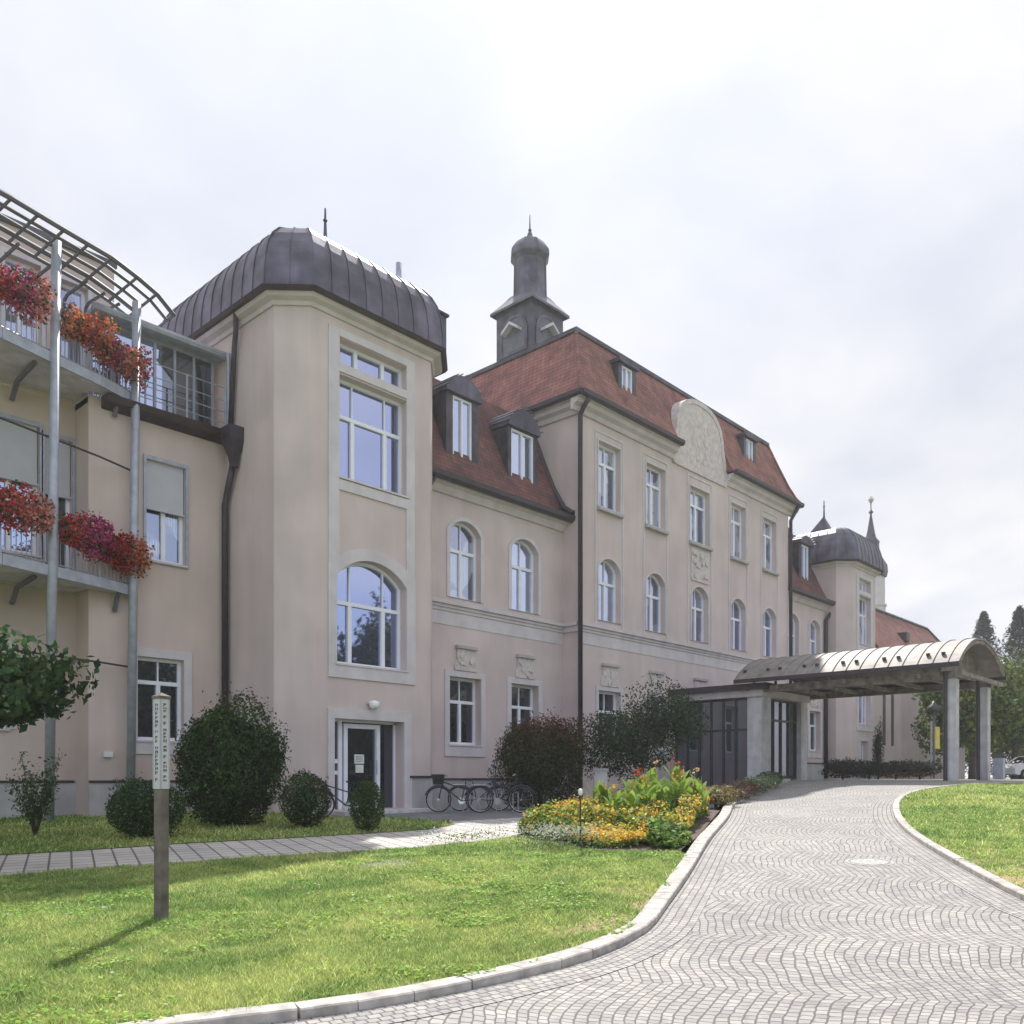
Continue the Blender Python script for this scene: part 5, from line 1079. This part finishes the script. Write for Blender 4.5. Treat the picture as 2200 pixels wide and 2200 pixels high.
# walking rail by the porch
# bicycles
def bicycle(name='bicycle'):
    e = empty(name, (0, 0, 0), '', 'bicycle', 'bicycles parked by the wall'); r = .33
    for sx in (-.53, .53):
        t = MB(); t.tube([(sx+r*math.cos(a), 0, .34+r*math.sin(a)) for a in np.linspace(0, 2*math.pi, 29)], .018, 6, False); w_ = t.build('wheel', 'rubber', e, True)
        s_ = MB()
        for k in range(14): a = 2*math.pi*k/14; s_.tube([(sx, 0, .34), (sx+r*.97*math.cos(a), 0, .34+r*.97*math.sin(a))], .002, 3, False)
        s_.tube([(sx+(r-.02)*math.cos(a), 0, .34+(r-.02)*math.sin(a)) for a in np.linspace(0, 2*math.pi, 29)], .009, 4, False); s_.tube([(sx, -.04, .34), (sx, .04, .34)], .022, 8); s_.build('spokes', 'chrome', w_)
    f = MB(); T = f.tube
    T([(.53, 0, .34), (.42, 0, .82), (.40, 0, .92)], .017, 6); T([(.41, 0, .8), (-.16, 0, .62)], .017, 6); T([(.43, 0, .72), (-.08, 0, .3)], .019, 6); T([(-.08, 0, .3), (-.2, 0, .82)], .016, 6); T([(-.08, 0, .3), (-.53, 0, .34)], .012, 6); T([(-.15, 0, .64), (-.53, 0, .34)], .01, 6)
    f.build('frame', 'bike_paint', e, True)
    h = MB(); h.tube([(.33, -.28, .98), (.38, -.12, 1.0), (.40, 0, .97), (.38, .12, 1.0), (.33, .28, .98)], .013, 6); h.build('handlebar', 'chrome', e, True)
    s_ = MB(); s_.loft([[(-.34, -.08, .84), (-.34, .08, .84), (-.08, .02, .86), (-.08, -.02, .86)], [(-.35, -.09, .88), (-.35, .09, .88), (-.07, .025, .9), (-.07, -.025, .9)]]); s_.build('saddle', 'rubber', e)
    c = MB(); c.lathe((0, 0, 0), [(.09, -.01), (.09, .01)], 14); 
    for i in range(len(c.v)): a, b, d = c.v[i]; c.v[i] = (-.08+a, d-.04, .3+b)
    c.tube([(-.08, -.06, .3), (-.02, -.06, .16)], .01, 5); c.tube([(-.08, .06, .3), (-.14, .06, .44)], .01, 5); c.tube([(-.06, -.02, .38), (-.5, -.02, .37)], .006, 4); c.build('crank', 'chrome', e)
    m_ = MB(); 
    for sx in (-.53, .53): m_.tube([(sx+.37*math.cos(a), 0, .34+.37*math.sin(a)) for a in np.linspace(.3, 2.6, 9)], .02, 5)
    m_.build('mudguard', 'bike_paint', e, True)
    b = MB(); b.tube([(-.75, -.06, .72), (-.3, -.06, .72)], .006, 4); b.tube([(-.75, .06, .72), (-.3, .06, .72)], .006, 4); b.tube([(-.7, 0, .72), (-.53, 0, .36)], .006, 4); b.build('rack', 'chrome', e); return e
bk = bicycle(); BAS = MB(); BAS.loft([[(.42, -.12, .74), (.66, -.12, .74), (.66, .12, .74), (.42, .12, .74)], [(.38, -.17, 1.0), (.72, -.17, 1.0), (.72, .17, 1.0), (.38, .17, 1.0)]], False)
# direction across the view
spots = [(865, 23.2, -47, 180, 'dark bicycle with front basket, leftmost of those by the wall'), (905, 23.9, -44, 0, 'dark bicycle behind and between the other two by the wall'), (945, 22.6, -50, 0, 'dark bicycle nearest the big reddish bush'), (647, 21.0, -35, 180, 'bicycle half hidden between the round bushes left of the door')]
for i, (px, D, rz, fl, lab) in enumerate(spots):
    o = bk if i == 0 else copy_tree(bk); x, y = camxy(px, D); o.location = (x, y, g1(x, y)-.03); o.rotation_euler = (R(4), 0, R(rz+fl)); o['label'] = lab
b_ = BAS.build('basket', 'rubber', bk)
mb = MB(); x, y = camxy(905, 23.5); z = g1(x, y); dx, dy = .6806, -.7326
for k in range(5):
    c_ = (k-2)*.45; mb.tube([(x+dx*c_, y+dy*c_, z-.05), (x+dx*c_, y+dy*c_, z+.45), (x+dx*(c_+.14), y+dy*(c_+.14), z+.5), (x+dx*(c_+.14), y+dy*(c_+.14), z-.05)], .014, 6)
tag(mb.build('bicycle_stand', 'steel'), 'low bent steel tube stand holding the bicycles by the wall', 'bicycle stand')
# cars
def car(px, D, rz, m, lab, L=4.2):
    x, y = camxy(px, D); e = empty('parked_car', (x, y, 1.5), lab, 'car', None, R(rz)); W = .86; P2 = [(-2.1, .35), (-2.1, .75), (-1.95, .95), (-1.0, 1.02), (1.95, 1.0), (2.1, .85), (2.1, .35)]
    F = Fr((0, W), (1, 0), (0, -1)); mb = MB(); mb.prism(F, [(-2.1, .35), (-2.12, .7), (-1.95, .9), (-.95, .98), (-.25, 1.38), (.2, 1.45), (1.3, 1.43), (1.8, 1.2), (2.05, .95), (2.12, .7), (2.1, .35), (1.75, .3), (1.68, .55), (1.4, .68), (1.1, .55), (1.03, .28), (-1.03, .28), (-1.1, .55), (-1.4, .68), (-1.68, .55), (-1.75, .3)], 0, 2*W)
    bd = mb.build('body', m, e)
    for yy, s_ in ((W, -1), (-W, 1)):
        F = Fr((0, -W if s_ > 0 else W), (1, 0), (0, -1 if s_ > 0 else 1)); g = MB()
        g.poly(F, [(-.8, 1.0), (-.22, 1.33), (.22, 1.39), (.25, 1.0)], .006); g.poly(F, [(.32, 1.0), (.3, 1.39), (1.25, 1.37), (1.65, 1.15), (1.68, 1.0)], .006); g.build('side_window', 'glass_dark', e)
    g = MB(); g.add([(-.93, -.72, 1.0), (-.93, .72, 1.0), (-.27, .65, 1.38), (-.27, -.65, 1.38)], [(0, 1, 2, 3)]); g.build('windscreen', 'glass_dark', e)
    for sx in (-1.39, 1.39):
        for sy in (-.8, .8):
            t = MB(); t.tube([(sx, sy-.1, .32), (sx, sy+.1, .32)], .31, 18); wv = t.build('wheel', 'rubber', e); t = MB(); t.tube([(sx, sy-.11, .32), (sx, sy+.11, .32)], .19, 12); t.build('rim', 'chrome', wv)
    for sy in (-.62, .62): h = MB(); h.box((-2.13, sy-.14, .68), (-2.0, sy+.14, .82)); h.build('headlight', 'lamp_glass', e)
car(1945, 52, -30, 'car_white', 'white hatchback parked at the right edge beyond the lawn'); 
mat('car_silver', (.42, .44, .48), .3, .4, var=.01); car(1990, 60, -25, 'car_silver', 'silver car half cut off by the right edge behind the white one')
# wood across the grounds behind the photographer, mirrored in the panes
Pw_, Nw_ = [], []
rw = random.Random(5)
for i in range(44):
    wx = -8+i*3.1+rw.uniform(-1.5, 1.5); wy = -80+rw.uniform(-5, 5)+i*.35; hh_ = rw.choice((20, 21, 22, 24, 27))
    P, Nn = cloud(3200, (wx, wy, hh_*.45), (4.2, 3, hh_*.55), i, .2, .3); Pw_.append(P); Nw_.append(Nn)
P = np.concatenate(Pw_); tag(leaf_mesh('distant_wood', P, np.concatenate(Nw_), rng.uniform(.6, 1.1, len(P)), shade(len(P), (.045, .06, .03), .3, P)), 'dark tree line across the grounds, mirrored in the lower window panes', 'wood', kind='stuff')

# ------------------------------------------------------------------ thin summer haze: one closed box round everything
hm = bpy.data.materials.new('haze'); hm.use_nodes = True; hn = hm.node_tree; hn.nodes.clear()
pv = hn.nodes.new('ShaderNodeVolumePrincipled'); pv.inputs['Color'].default_value = (.95, .97, 1, 1); pv.inputs['Density'].default_value = 0.0008; pv.inputs['Anisotropy'].default_value = .35
ho = hn.nodes.new('ShaderNodeOutputMaterial'); hn.links.new(pv.outputs[0], ho.inputs['Volume']); M['haze'] = hm
mb = MB(); mb.box((-3100, -3100, -2.), (3100, 3100, 31.)); hz = mb.build('haze', 'haze'); tag(hz, 'thin pale summer haze over the grounds', 'haze', kind='stuff')
